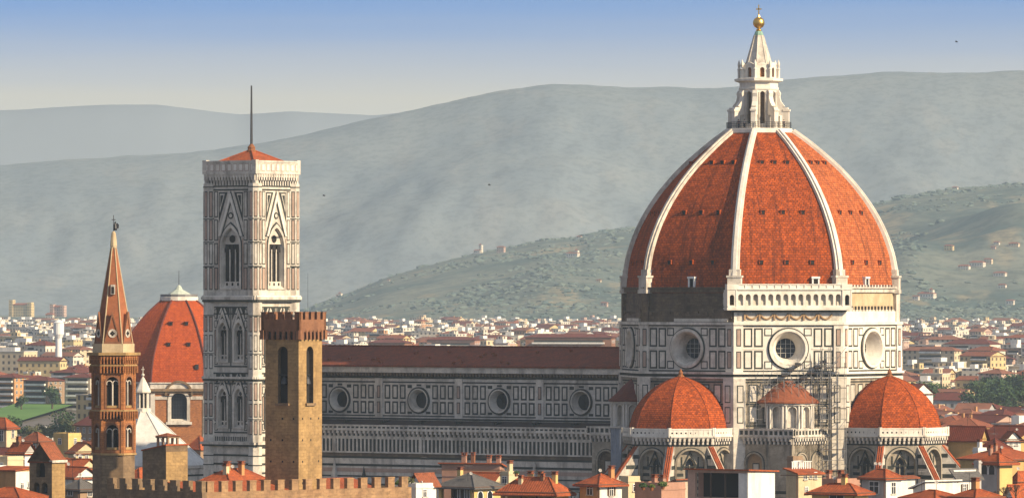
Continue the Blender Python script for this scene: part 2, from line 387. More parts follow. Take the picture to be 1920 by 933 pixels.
def near_z(p, d):
    D0, D1 = 6400, 8600
    H = CAMZ + (HOR - interp(NEAR, p)) * D1 / FPX
    x = (p - 960) * d / FPX
    H = max(H, 2)
    t = (d - D0) / (D1 - D0)
    if t <= 1: z = H * (0.45 * max(0, t) + 0.55 * sstep(t))
    else: z = H * max(0, 1 - 0.5 * (t - 1) ** 2)
    z += fbm(x, d, 1 / 420.) * 0.11 * H * sstep(t * 2) * (1 - .75 * math.exp(-((t - 1) / .2) ** 2))
    # the bare knoll on the right and the spurs below it
    z += 46 * math.exp(-((p - 1905) / 150) ** 2 - ((d - 7550) / 330) ** 2)
    z += 26 * math.exp(-((p - 1690) / 90) ** 2 - ((d - 7350) / 300) ** 2)
    z += 16 * math.exp(-((p - 1040) / 110) ** 2 - ((d - 7500) / 300) ** 2)
    return z - .4
def ridge_z(tab, D0, D1, rough, sc):
    def f(p, d):
        H = CAMZ + (HOR - interp(tab, p)) * D1 / FPX; x = (p - 960) * d / FPX; t = (d - D0) / (D1 - D0)
        z = H * (0.35 * max(0, t) + 0.65 * sstep(t)) if t <= 1 else H * max(.2, 1 - .6 * (t - 1) ** 2)
        k = math.exp(-((t - 1) / .3) ** 2)
        return z + fbm(x, d, sc, 5) * rough * H * sstep(t * 2.5) * (1 - k) + fbm(x, d, sc * 8, 3) * 2.5 * k - .4
    return f
def terrain(name, f, d0, d1, nd, mat, step=10):
    xs = list(range(-3000, -300, 60)) + list(range(-300, 2300, step)) + list(range(2300, 5000, 60)); ds = [d0 + (d1 - d0) * i / (nd - 1) for i in range(nd)]
    V = []; Fc = []
    for d in ds:
        for p in xs: V.append(((p - 960) * d / FPX, d + CAMY, f(p, d)))
    k = len(xs)
    for j in range(nd - 1):
        for i in range(k - 1): a = j * k + i; Fc.append((a, a + 1, a + k + 1, a + k))
    me = bpy.data.meshes.new(name); me.from_pydata(V, [], Fc); me.materials.append(M[mat])
    me.polygons.foreach_set('use_smooth', [True] * len(Fc)); me.update()
    o = bpy.data.objects.new(name, me); COL.objects.link(o); o['kind'] = 'structure'; return o
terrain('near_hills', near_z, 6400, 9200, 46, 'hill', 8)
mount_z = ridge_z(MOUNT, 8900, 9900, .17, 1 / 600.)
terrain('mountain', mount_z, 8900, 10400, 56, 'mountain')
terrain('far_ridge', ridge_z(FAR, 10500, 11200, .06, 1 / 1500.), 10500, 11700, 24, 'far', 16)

hz = MB(); FH = Frame((0, 0, 0), 0)
hz.box(FH, -6000, 6000, -1.5, 425, -12800, 1500, 'ground')
ho = hz.build('haze'); ho['kind'] = 'stuff'
hm = bpy.data.materials.new('haze_air'); hm.use_nodes = True; hn = hm.node_tree.nodes; hn.clear()
hout = hn.new('ShaderNodeOutputMaterial'); pv = hn.new('ShaderNodeVolumePrincipled')
pv.inputs['Color'].default_value = (.65, .83, 1.0, 1); pv.inputs['Density'].default_value = 0.41e-4; pv.inputs['Anisotropy'].default_value = 0.0
hm.node_tree.links.new(pv.outputs[0], hout.inputs['Volume'])
ho.data.materials.clear(); ho.data.materials.append(hm)

# woods on the near hills: clumps of small crowns, one uncountable mass
def ico():
    t = (1 + sqrt(5)) / 2
    v = np.array([(-1, t, 0), (1, t, 0), (-1, -t, 0), (1, -t, 0), (0, -1, t), (0, 1, t), (0, -1, -t), (0, 1, -t), (t, 0, -1), (t, 0, 1), (-t, 0, -1), (-t, 0, 1)]) / sqrt(1 + t * t)
    f = np.array([(0, 11, 5), (0, 5, 1), (0, 1, 7), (0, 7, 10), (0, 10, 11), (1, 5, 9), (5, 11, 4), (11, 10, 2), (10, 7, 6), (7, 1, 8), (3, 9, 4), (3, 4, 2), (3, 2, 6), (3, 6, 8), (3, 8, 9), (4, 9, 5), (2, 4, 11), (6, 2, 10), (8, 6, 7), (9, 8, 1)])
    return v, f
def blob_mass(name, pts, mat, label=None):
    rnd = np.random.default_rng(5); V, Fc = ico(); n = len(pts)
    allv = np.zeros((n, 12, 3)); allf = np.zeros((n, 20, 3), dtype=int)
    for i, (x, y, z, r, h) in enumerate(pts):
        j = 1 + rnd.uniform(-.6, .5, (12, 1))
        allv[i] = V * j * np.array((r * 1.5, r * 1.5, h * .75)) + np.array((x, y, z + h * .3)); allf[i] = Fc + 12 * i
    me = bpy.data.meshes.new(name); me.from_pydata(allv.reshape(-1, 3).tolist(), [], allf.reshape(-1, 3).tolist())
    me.materials.append(M[mat]); me.update()
    o = bpy.data.objects.new(name, me); COL.objects.link(o); o['kind'] = 'stuff'; return o
def foliage(name, c1, c2, sc=1.2):
    m, nt, b = new_mat(name)
    oi = nt.nodes.new('ShaderNodeObjectInfo')
    c = mixc(nt, pos_noise(nt, sc, 3, .7), c1, c2)
    nt.links.new(c, b.inputs['Base Color']); b.inputs['Roughness'].default_value = 0.8; b.inputs['Specular IOR Level'].default_value = 0.15
    return m
M['wood_far'] = foliage('hill_foliage', (.078, .112, .098), (.12, .145, .118), .02)
R = random.Random(3); pts = []
for _ in range(90000):
    p = R.uniform(520, 2100); d = R.uniform(6450, 9000)
    if p > 1165 and p < 1640 and d < 8300: continue
    x = (p - 960) * d / FPX
    dens = fbm(x, d, 1 / 260., 4) * 1.3 + .12 + (.9 if d < 6900 and p > 1640 else 0) + (.5 if d > 8350 else 0)
    if p > 1730 and 7150 < d < 7800: dens -= .8
    if R.random() < dens * .42:
        r = R.uniform(1.2, 2.6) if R.random() < .8 else R.uniform(2.5, 4.5); pts.append((x, d + CAMY, near_z(p, d) - 1, r, r * (R.uniform(.6, 1.0))))
    if len(pts) > 20000: break
blob_mass('hill_woods', pts, 'wood_far')
# ------------------------------------------------------------------ the cathedral
C = Vector(((1425 - 960) * 1250 / FPX, 0, 0)); PS = -35.1
cath = thing('cathedral', C, 'huge marble cathedral with ribbed terracotta dome and long nave', 'cathedral')
FS = Frame(C, PS)
# --- nave ---
NS = 10.5; bays = [36, 56.2, 76.4, 96.6]; edges = [26, 46.1, 66.3, 86.5, 106.7]
w = MB(); OZ = 32.6
outl = lambda a: circle(-a, OZ, 2.35, 28)
w.box(FS, -112, -18, 0, 28.6, -NS, NS - .02, 'marble')
w.box(FS, -112, -18, 28.6, 39.5, -NS, NS - 1.6, 'marble')
for a, e0, e1 in zip(bays, edges, edges[1:]):
    w.holed(FS, -e1, -e0, 28.6, 37.4, outl(a), NS, 'marble')
w.rect(FS, -112, -106.7, 28.6, 37.4, NS, 'marble'); w.rect(FS, -26, -18, 28.6, 37.4, NS, 'marble')
w.box(FS, -112, -18, 37.4, 39.5, NS - 1.7, NS, 'marble')
for v0, v1, m_, n in ((28.6, 28.95, 'green', .05), (29.25, 29.5, 'green', .05), (36.15, 36.45, 'green', .05), (36.45, 36.6, 'marble', .12), (37.05, 37.3, 'green', .06), (37.3, 37.9, 'green', .3), (37.9, 38.25, 'rubble', .55)):
    w.box(FS, -112.3, -18, v0, v1, NS - .4, NS + n, m_)
w.box(FS, -112.6, -18, 38.25, 39.35, NS - .5, NS + .95, 'marble'); w.box(FS, -112.6, -18, 39.35, 39.62, NS - .5, NS + 1.2, 'marble')
for k in range(118): w.box(FS, -112 + k * .8, -111.65 + k * .8, 37.55, 38.2, NS, NS + .8, 'rubble')  # corbels kept dark: shade under the cornice put into the stone colour
for e in edges:
    w.box(FS, -e - .95, -e + .95, 28.95, 37.1, NS - .3, NS + .22, 'marble')
    for z0, z1 in ((29.9, 32.3), (33.0, 35.6)): w.box(FS, -e - .42, -e + .42, z0, z1, NS, NS + .26, 'green'); w.box(FS, -e - .25, -e + .25, z0 + .18, z1 - .18, NS, NS + .28, 'pink')
for a, e0, e1 in zip(bays, edges, edges[1:]):
    for rb in ((29.8, 32.35), (32.85, 35.75)):
        for off in (-8.0, -6.05, -4.1, 4.1, 6.05, 8.0): panel(w, FS, -a + off - .72, -a + off + .72, rb[0], rb[1], NS, .34)
    for su, du in ((-1, -2.35), (1, 2.35)):
        w.box(FS, -a + du - .55, -a + du + .55, 35.1, 35.75, NS - .2, NS + .04, 'green'); w.box(FS, -a + du - .55, -a + du + .55, 29.8, 30.3, NS - .2, NS + .04, 'green')
    w.box(FS, -a - .6, -a + .6, 35.5, 35.9, NS - .2, NS + .04, 'green')
nave = w.build('nave_wall', cath)
for a in bays:
    o = MB(); c0 = outl(a)
    o.band(FS, circle(-a, OZ, 2.75, 28), circle(-a, OZ, 2.42, 28), NS - .1, NS + .3, 'green')
    o.band(FS, circle(-a, OZ, 2.42, 28), circle(-a, OZ, 2.2, 28), NS - .1, NS + .42, 'marble')
    o.reveal(FS, circle(-a, OZ, 2.2, 28), NS + .42, circle(-a, OZ, 1.62, 28), NS - 1.3, 'marble')
    o.face(FS, circle(-a, OZ, 1.63, 28), NS - 1.25, 'glass')
    for k in range(8): o.tube(FS.p(-a, OZ, NS - 1.2), FS.p(-a + 1.6 * cos(k * pi / 4), OZ + 1.6 * sin(k * pi / 4), NS - 1.2), .05, .05, 4, 'dark')
    o.build('round_window', nave)
def roof_plane(mb, F, u0, u1, na, za, nb, zb, mat, th=.35):
    L = sqrt((na - nb) ** 2 + (za - zb) ** 2); nseg = 10
    for k in range(nseg):
        a, b = u0 + (u1 - u0) * k / nseg, u0 + (u1 - u0) * (k + 1) / nseg
        mb.poly([F.p(a, zb, nb), F.p(b, zb, nb), F.p(b, za, na), F.p(a, za, na)], mat, [(a, 0), (b, 0), (b, L), (a, L)])
    mb.poly([F.p(u0, zb - th, nb), F.p(u1, zb - th, nb), F.p(u1, zb, nb), F.p(u0, zb, nb)], mat)
    for u in (u0, u1): mb.poly([F.p(u, zb - th, nb), F.p(u, zb, nb), F.p(u, za, na), F.p(u, za - th, na)], mat)
r = MB(); roof_plane(r, FS, -112.8, -20, 0, 43.5, NS + 1.3, 39.75, 'nave_tile'); roof_plane(r, FS, -112.8, -20, 0, 43.5, -NS - 1.3, 39.75, 'nave_tile')
r.poly([FS.p(-112.5, 39.6, NS), FS.p(-112.5, 43.3, 0), FS.p(-112.5, 39.6, -NS)], 'marble')
R_ = random.Random(2)
for k in range(26):
    u, t = -24 - R_.random() * 86, R_.uniform(.2, .9); r.box(FS, u, u + .5, 43.5 - 3.75 * t, 43.9 - 3.75 * t, 11.8 * t - .3, 11.8 * t + .3, 'tile_old')
for k in range(90): r.tube(FS.p(-112.5 + k * 1.03, 43.55, 0), FS.p(-111.6 + k * 1.03, 43.55, 0), .2, .2, 5, 'nave_tile')
r.build('nave_roof', cath)
# --- aisle ---
AS = 21.5; a = MB(); U0, U1 = -112.0, -23.6
a.box(FS, U0, U1, 0, 26.0, NS, AS - .02, 'marble')
for v0, v1, m_, n in ((20.9, 21.3, 'green', .05), (19.3, 19.75, 'green', .05), (18.1, 18.9, 'pink', .05), (17.1, 17.4, 'green', .05), (15.3, 15.8, 'green', .06), (22.0, 22.3, 'marble', .35), (25.15, 25.45, 'marble', .2), (21.3, 22.0, 'rubble', .04)):
    a.box(FS, U0, U1, v0, v1, AS - .4, AS + n, m_)
k = U0
while k < U1 - 1.2:                      # tall panels of the lowest zone
    panel(a, FS, k, k + 1.25, 8.5, 15.1, AS, .2); k += 1.95
aisle = a.build('aisle_wall', cath)
a = MB(); a.box(FS, U0, U1, 22.3, 25.15, AS - .2, AS + .02, 'green')
nst = 88; du = (U1 - U0 - 1) / nst
for i in range(nst + 1):
    big = i % 22 == 0
    a.box(FS, U0 + i * du, U0 + i * du + (.75 if big else .4), 22.3, 25.15, AS - .2, AS + (.3 if big else .14), 'marble')
a.box(FS, U0, U1, 24.85, 25.15, AS - .2, AS + .16, 'marble'); a.build('slit_arcade', aisle)
def corbel_run(mb, F, u0, u1, z0, z1, n, out=1.0, step=1.1, white='marble', dk='green'):
    """row of little round arches on brackets carrying a gallery"""
    k = max(1, round((u1 - u0) / step)); s = (u1 - u0) / k
    mb.box(F, u0, u1, z0, z1 - .1, n - .4, n + .03, dk)
    for i in range(k + 1):
        c = u0 + i * s; mb.prism(F, [(c - s * .2, z0), (c + s * .2, z0), (c + s * .2, z1), (c - s * .2, z1)], n - .1, n + .45, white)
        mb.box(F, max(u0, c - s * .24), min(u1, c + s * .24), z0 + (z1 - z0) * .45, z1, n, n + out, white)
    for i in range(k):
        c = u0 + (i + .5) * s; h = z0 + (z1 - z0) * .62
        o = [(c - s / 2, z1)] + [(c - s * .3 * cos(pi * q / 6), h + s * .32 * sin(pi * q / 6)) for q in range(7)] + [(c + s / 2, z1)]
        for q in range(len(o) - 1):
            mb.poly([F.p(o[q][0], o[q][1], n + out * .85), F.p(o[q + 1][0], o[q + 1][1], n + out * .85), F.p(o[q + 1][0], z1, n + out * .85), F.p(o[q][0], z1, n + out * .85)], white)
def balustrade(mb, F, u0, u1, z0, z1, n, step=1.3, white='marble', dk='green', th=.3):
    mb.box(F, u0, u1, z0, z0 + .28, n - 1.2, n + .12, white); mb.box(F, u0, u1, z1 - .22, z1, n - th, n + .06, white)
    mb.box(F, u0, u1, z0 + .28, z1 - .22, n - th, n - .06, dk)
    k = max(1, round((u1 - u0) / step)); s = (u1 - u0) / k
    for i in range(k + 1):
        c = u0 + i * s; mb.box(F, max(u0, c - s * .17), min(u1, c + s * .17), z0 + .28, z1 - .22, n - th, n, white)
    for i in range(k):
        c = u0 + (i + .5) * s
        mb.box(F, c - s * .34, c + s * .34, z0 + .28, z0 + .44, n - th, n - .02, white); mb.box(F, c - s * .34, c + s * .34, z1 - .36, z1 - .22, n - th, n - .02, white)
b = MB(); corbel_run(b, FS, U0, U1, 25.45, 26.6, AS, .8, 1.12); balustrade(b, FS, U0, U1, 26.6, 27.75, AS + .8, 1.12)
b.build('balustrade', aisle)
b = MB(); roof_plane(b, FS, U0, U1, NS, 28.5, AS - .6, 26.3, 'dark_roof')
for k in range(9): b.box(FS, U0 + 9 + k * 9.5, U0 + 9.8 + k * 9.5, 26.8, 28.4, NS, NS + 3, 'green')
b.box(FS, U0, U1, 28.0, 28.35, NS - .2, NS + .5, 'marble')
b.build('aisle_roof', cath)
# gabled side portal and pinnacles rising in front of the aisle wall
p = MB(); ua = -39.5
p.prism(FS, [(ua - 2.6, 0), (ua + 2.6, 0), (ua + 2.6, 14.2), (ua, 19.6), (ua - 2.6, 14.2)], AS - .2, AS + 1.0, 'marble')
p.prism(FS, [(ua - 1.9, 13.6), (ua + 1.9, 13.6), (ua, 18.2)], AS, AS + 1.08, 'green'); p.sphere(FS.p(ua, 20.0, AS + .5), .35, 'marble', 8, 6, 1.6)
p.build('portal_gable', aisle)
for ua, h in ((-97.0, 19.0), (-89.5, 20.2), (-82, 18.8), (-43.2, 17.6), (-35.8, 17.6)):
    p = MB(); p.box(FS, ua - .55, ua + .55, 0, h - 4, AS - .2, AS + 1.0, 'marble'); p.lathe(FS.p(ua, 0, AS + .45), [(.95, h - 4), (.8, h - 3.5), (.12, h), (.02, h + .6)], 4, 'green' if h > 18.7 and h < 19.5 else 'marble', radians(PS) + pi / 4)
    p.build('pinnacle', aisle)

# --- drum ---
R8 = 28.3; AP = R8 * cos(pi / 8); HW = R8 * sin(pi / 8)
FACES = {k: Frame(C, k) for k in (PS - 45, PS, PS + 45, PS + 90, PS + 135, PS + 180, PS + 225, PS + 270)}
def is_lit_gallery(k): return abs(k - (PS + 45)) < 1
d = MB(); OZ2 = 43.75
for k, F in FACES.items():
    seen = PS - 50 < k < PS + 140
    if not seen:
        d.box(F, -HW, HW, 28, 49.2, AP - 1.5, AP, 'marble'); continue
    mw = 'marble_clean' if k > PS + 10 else 'marble'  # brighter marble on the sunlit faces, their light put into the colour
    d.holed(F, -HW + 1.5, HW - 1.5, 39.2, 48.3, circle(0, OZ2, 3.55, 36), AP, mw)
    for s in (-1, 1):
        u0, u1 = sorted((s * (HW - 1.5), s * HW)); d.rect(F, u0, u1, 39.2, 48.3, AP, mw)
        u0, u1 = sorted((s * (HW - 1.75), s * (HW + .15))); d.box(F, u0, u1, 39.2, 48.3, AP - 1, AP + .32, mw)
        u0, u1 = sorted((s * (HW - 1.35), s * (HW - .4)))
        for z0, z1 in ((39.9, 43.2), (44.2, 47.6)): d.box(F, u0, u1, z0, z1, AP, AP + .35, 'green'); d.box(F, u0 + .17, u1 - .17, z0 + .2, z1 - .2, AP, AP + .38, 'pink')
        for z0, z1 in ((39.75, 43.35), (44.05, 47.75)):
            for c in (8.05, 5.95): panel(d, F, s * c - .88, s * c + .88, z0, z1, AP, .33, 'green', mw)
        for z0, z1 in ((39.75, 41.3), (46.2, 47.75)):
            c = 3.95; panel(d, F, s * c - .85, s * c + .75, z0, z1, AP, .22, 'green', mw)
        d.box(F, *sorted((s * 4.75, s * (HW - 1.7))), 43.6, 43.8, AP - .3, AP + .1, mw)
    d.box(F, -HW, HW, 48.1, 48.35, AP - .5, AP + .1, 'green'); d.box(F, -HW - .2, HW + .2, 48.35, 48.9, AP - 1.5, AP + .55, mw)
    d.box(F, -HW, HW, 39.2, 39.5, AP - .5, AP + .08, 'green'); d.box(F, -HW - .3, HW + .3, 38.75, 39.2, AP - 1.5, AP + .75, mw)
    d.box(F, -HW - .2, HW + .2, 38.2, 38.75, AP - 1.5, AP + .35, 'green'); d.box(F, -HW - .2, HW + .2, 37.9, 38.2, AP - 1.5, AP + .5, mw)
    # zone under the drum: tall framed panels and stripes
    d.box(F, -HW, HW, 0, 37.9, AP - 1.5, AP - .02, 'marble_old')
    for s in (-1, 1):
        u0, u1 = sorted((s * (HW - 2.2), s * (HW + .2))); d.box(F, u0, u1, 20, 37.9, AP - 1.2, AP + .5, 'marble')
        u0, u1 = sorted((s * (HW - 1.8), s * (HW - .5)))
        for z0, z1 in ((29.2, 32.4), (33.2, 36.6)): d.box(F, u0, u1, z0, z1, AP, AP + .53, 'green'); d.box(F, u0 + .2, u1 - .2, z0 + .2, z1 - .2, AP, AP + .56, 'marble')
    for i in range(6):
        c = -7 + i * 2.8
        panel(d, F, c - .9, c + .9, 33.2, 36.8, AP, .25); panel(d, F, c - .9, c + .9, 29.2, 32.6, AP, .25)
    for z in (28.6, 32.8, 37.1): d.box(F, -HW, HW, z, z + .25, AP - .3, AP + .1, 'green')
drum = d.build('drum', cath)
for k, F in FACES.items():
    if not PS - 50 < k < PS + 140: continue
    o = MB()
    o.band(F, circle(0, OZ2, 4.1, 40), circle(0, OZ2, 3.85, 40), AP - .1, AP + .22, 'green')
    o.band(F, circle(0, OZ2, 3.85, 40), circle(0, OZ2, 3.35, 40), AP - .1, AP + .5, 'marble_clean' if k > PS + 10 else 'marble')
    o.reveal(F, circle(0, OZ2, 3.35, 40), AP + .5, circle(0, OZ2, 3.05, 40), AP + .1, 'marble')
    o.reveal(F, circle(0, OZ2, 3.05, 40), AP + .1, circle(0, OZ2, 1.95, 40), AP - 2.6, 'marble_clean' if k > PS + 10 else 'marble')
    o.face(F, circle(0, OZ2, 1.97, 40), AP - 2.5, 'glass')
    for j in range(3): o.tube(F.p(-1 + j, OZ2 - 1.8, AP - 2.4), F.p(-1 + j, OZ2 + 1.8, AP - 2.4), .05, .05, 4, 'lead')
    for j in (-1, 0, 1): o.tube(F.p(-1.8, OZ2 + j * .9, AP - 2.4), F.p(1.8, OZ2 + j * .9, AP - 2.4), .04, .04, 4, 'lead')
    o.build('round_window', drum)
# unfinished masonry band between drum and dome
m_ = MB()
for k, F in FACES.items():
    lit = k > PS + 50  # sunlit faces get paler stone, shaded ones stone darkened for shade and weathering
    hw = HW - .25
    if is_lit_gallery(k):
        m_.box(F, -hw, hw, 48.9, 55.6, AP - 3, AP - .3, 'marble_clean'); continue
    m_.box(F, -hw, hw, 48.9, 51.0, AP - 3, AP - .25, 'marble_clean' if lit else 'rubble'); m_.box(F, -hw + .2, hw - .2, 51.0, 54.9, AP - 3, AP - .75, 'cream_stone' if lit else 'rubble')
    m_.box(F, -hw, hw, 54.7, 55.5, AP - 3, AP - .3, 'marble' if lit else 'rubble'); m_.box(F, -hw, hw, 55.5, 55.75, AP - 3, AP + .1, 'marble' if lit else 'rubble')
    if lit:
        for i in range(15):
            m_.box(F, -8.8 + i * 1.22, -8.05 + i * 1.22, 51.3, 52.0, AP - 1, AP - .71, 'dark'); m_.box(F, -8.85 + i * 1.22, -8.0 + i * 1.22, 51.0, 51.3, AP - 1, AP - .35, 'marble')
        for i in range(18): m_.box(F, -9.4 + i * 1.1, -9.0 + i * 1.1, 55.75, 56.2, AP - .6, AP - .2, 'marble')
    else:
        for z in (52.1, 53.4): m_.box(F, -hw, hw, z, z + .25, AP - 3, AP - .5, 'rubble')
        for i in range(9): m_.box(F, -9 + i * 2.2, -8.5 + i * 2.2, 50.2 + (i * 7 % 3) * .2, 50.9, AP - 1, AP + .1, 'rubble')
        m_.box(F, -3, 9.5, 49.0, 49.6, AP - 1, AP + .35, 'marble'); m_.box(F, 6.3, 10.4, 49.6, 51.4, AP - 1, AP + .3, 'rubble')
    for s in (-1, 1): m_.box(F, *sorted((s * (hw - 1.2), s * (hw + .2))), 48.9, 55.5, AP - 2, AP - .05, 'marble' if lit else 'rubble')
m_.build('unfinished_drum_band', cath)
# finished arcaded gallery on the south-east face
F = FACES[PS + 45]; g = MB(); GW = 12.35; GN = AP + 1.25
g.box(F, -HW, HW, 48.9, 50.9, AP - .5, AP + .1, 'marble_clean')
g.box(F, -10.2, 10.2, 49.2, 50.7, AP, AP + .16, 'marble')
for i in range(6):                       # garlands hanging between brackets
    c0 = -8.6 + i * 2.95
    for q in range(8):
        t0, t1 = q / 8, (q + 1) / 8; zz = lambda t: 50.45 - .95 * (1 - (2 * t - 1) ** 2)
        g.tube(F.p(c0 + t0 * 2.6, zz(t0), AP + .28), F.p(c0 + t1 * 2.6, zz(t1), AP + .28), .2, .2, 5, 'relief')
    g.box(F, c0 - .32, c0 + .02, 49.3, 50.6, AP, AP + .5, 'relief')
g.box(F, -HW - .5, HW + .5, 50.9, 51.25, AP - 1, AP + .9, 'green'); g.box(F, -GW - .2, GW + .2, 51.25, 51.8, AP - 2, GN + .45, 'marble_clean')
g.box(F, -GW, GW, 51.8, 52.2, AP - 2, GN + .1, 'marble_clean')
def arcade(mb, F, us, w, z0, zs, zt, n, th, mat, pad):
    """wall with round-arched openings centred on us"""
    for c in us:
        o = arch(c, z0, zs, w, 5); mb.holed(F, c - pad, c + pad, z0 - .01, zt, o, n, mat); mb.reveal(F, o, n, o, n - th, mat)
us = [-9.75 + i * 1.5 for i in range(14)]
arcade(g, F, us, .98, 52.2, 53.9, 55.2, GN, .45, 'marble_clean', .75)
for s in (-1, 1):
    c = s * 11.5; arcade(g, F, [c], .9, 52.2, 53.8, 55.2, GN + .1, .5, 'marble_clean', .95)
    g.box(F, *sorted((s * 10.5, s * 10.75)), 52.0, 55.2, GN - .6, GN + .2, 'marble_clean')
    g.box(F, *sorted((s * 12.2, s * 12.45)), 52.0, 55.2, AP - 3.5, GN + .15, 'marble_clean')
    g.box(F, *sorted((s * 10.4, s * 12.5)), 55.2, 56.3, GN - 1.8, GN + .25, 'marble_clean')
g.box(F, -10.5, 10.5, 55.2, 55.5, GN - 1.6, GN + .3, 'marble_clean'); g.box(F, -10.4, 10.4, 55.5, 56.15, GN - .3, GN + .05, 'marble_clean'); g.box(F, -10.4, 10.4, 56.15, 56.35, GN - .4, GN + .2, 'marble_clean')
for i in range(15): g.box(F, -10.4 + i * 1.48, -10.1 + i * 1.48, 55.5, 56.4, GN - .3, GN + .2, 'marble_clean')
g.build('arcaded_gallery', cath)

# --- dome ---
PROF = smooth_tab([(54.6, 27.55), (56.5, 27.4), (59.1, 27.05), (63.0, 26.2), (68.2, 24.1), (73.5, 20.8), (78.7, 16.3), (83.6, 10.7), (86.6, 6.6)], 6)
arcl = [0.0]
for (z0, r0), (z1, r1) in zip(PROF, PROF[1:]): arcl.append(arcl[-1] + sqrt((z1 - z0) ** 2 + (r1 - r0) ** 2))
t = MB(); vang = [PS + 22.5 + 45 * i for i in range(8)]
def dv(phi, r, z): q = dirv(phi) * r; return Vector((C.x + q.x, C.y + q.y, z))
for i in range(8):
    A, B = vang[i], vang[(i + 1) % 8]; NSUB = 1
    for k in range(len(PROF) - 1):
        (z0, r0), (z1, r1) = PROF[k], PROF[k + 1]; h0, h1 = r0 * sin(pi / 8), r1 * sin(pi / 8); o = i * 61.3
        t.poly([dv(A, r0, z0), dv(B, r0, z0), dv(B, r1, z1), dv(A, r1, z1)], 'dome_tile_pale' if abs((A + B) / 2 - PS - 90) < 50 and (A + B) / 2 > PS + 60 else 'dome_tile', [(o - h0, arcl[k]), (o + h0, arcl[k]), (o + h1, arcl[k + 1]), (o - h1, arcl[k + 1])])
dome = t.build('dome', cath)
for i in range(8):
    ph = vang[i]; e = dirv(ph); tg = Vector((cos(radians(ph)), sin(radians(ph)), 0)); rb = MB()
    RR = []; RC = []
    for k, (z, r) in enumerate(PROF):
        f = k / (len(PROF) - 1); hw = .88 - .26 * f
        a0, a1 = PROF[max(0, k - 1)], PROF[min(len(PROF) - 1, k + 1)]; L = sqrt((a1[0] - a0[0]) ** 2 + (a1[1] - a0[1]) ** 2)
        nr, nz = (a1[0] - a0[0]) / L, -(a1[1] - a0[1]) / L
        q = lambda s, off: Vector((C.x, C.y, 0)) + e * (r + nr * off) + Vector((0, 0, z + nz * off)) + tg * s
        RR.append([q(-hw, -.9), q(hw, -.9), q(hw, .38), q(-hw, .38)]); RC.append([q(-hw * .45, .3), q(hw * .45, .3), q(hw * .42, .72), q(-hw * .42, .72)])
    rb.rings(RR, 'marble_clean' if -20 < ph < 150 else 'marble', True, True, True); rb.rings(RC, 'marble_clean' if -20 < ph < 150 else 'marble', True, True, True)  # sun-side ribs take the brighter marble, light painted into the colour
    FR = Frame(C, ph); n0 = 27.0
    rb.box(FR, -1.35, 1.35, 54.5, 57.6, n0 - 1.5, n0 + 1.15, 'marble'); rb.box(FR, -1.55, 1.55, 57.6, 58.0, n0 - 1.5, n0 + 1.3, 'marble'); rb.box(FR, -1.1, 1.1, 58.0, 59.2, n0 - 1.5, n0 + .75, 'marble')
    rb.box(FR, -1.5, 1.5, 54.5, 55.2, n0 - 1.5, n0 + 1.3, 'marble')
    rb.build('rib', dome)
def at_dome(F, u, z):                     # point and slope on a web
    for (z0, r0), (z1, r1) in zip(PROF, PROF[1:]):
        if z0 <= z <= z1:
            f = (z - z0) / (z1 - z0); r = r0 + (r1 - r0) * f; return r * cos(pi / 8), atan2(-(r1 - r0) * cos(pi / 8), z1 - z0)
hole = None
for k in (PS - 45, PS, PS + 45, PS + 90):
    F = FACES[k]
    for z, du in ((60.6, 5.1), (70.4, 4.0), (80.3, 2.55)):
        for s in (-1, 0, 1):
            ap, sl = at_dome(F, 0, z); h = MB()
            h.box(F, s * du - .36, s * du + .36, z - .38, z + .38, ap - 1.0, ap + .3, 'dark')
            h.box(F, s * du - .45, s * du + .45, z + .36, z + .5, ap - 1.6, ap + .42, 'dome_tile'); h.box(F, s * du - .46, s * du - .35, z - .4, z + .38, ap - 1, ap + .34, 'dome_tile')
            h.box(F, s * du + .35, s * du + .46, z - .4, z + .38, ap - 1, ap + .34, 'dome_tile')
            h.build('porthole', dome)
for k, u in ((PS, .6), (PS + 45, 5.6), (PS + 90, -1.0)):
    F = FACES[k]; h = MB(); h.box(F, u - .75, u - .45, 55.6, 57.6, 24.2, 25.8, 'white'); h.box(F, u + .45, u + .75, 55.6, 57.6, 24.2, 25.8, 'white')
    h.box(F, u - .85, u + .85, 57.4, 57.8, 24.2, 25.95, 'white'); h.box(F, u - .45, u + .45, 55.6, 57.4, 24.2, 25.6, 'dark'); h.build('roof_hatch', dome)

# --- lantern ---
LC = Vector((C.x - .25, C.y, 0)); A0 = radians(PS + 22.5); ln = MB(); FL = {k: Frame(LC, k) for k in FACES}
ln.lathe(LC, [(6.2, 86.0), (7.0, 86.4), (7.0, 87.0), (6.75, 87.0), (6.75, 87.3)], 8, 'marble_clean', A0)
for k, F in FL.items():
    o = arch(0, 88.3, 94.2, .95, 4); hw8 = 3.55 * math.tan(pi / 8)
    ln.holed(F, -hw8, hw8, 87.3, 96.6, o, 3.55, 'marble_clean'); ln.reveal(F, o, 3.55, o, 2.9, 'marble'); ln.face(F, o, 2.95, 'rubble')  # brown face stands in for the shadow inside each window opening
    for s in (-1, 1): ln.box(F, *sorted((s * .58, s * .8)), 87.6, 94.5, 3.4, 3.72, 'marble')
ln.lathe(LC, [(3.9, 94.9), (4.05, 95.1), (4.05, 95.4), (3.9, 95.5), (3.9, 96.4), (4.9, 96.75), (4.95, 97.2), (3.9, 97.35)], 8, 'marble_clean', A0)
for k, F in FL.items():                                     # attic niches
    o = arch(0, 97.5, 99.0, .9, 4); h8 = 3.4 * math.tan(pi / 8)
    ln.holed(F, -h8, h8, 97.3, 99.9, o, 3.4, 'marble_clean'); ln.reveal(F, o, 3.4, o, 2.8, 'marble'); ln.face(F, o, 2.85, 'brick')
    ln.prism(F, [(-h8, 99.9), (h8, 99.9), (0, 100.5)], 3.0, 3.45, 'marble_clean')
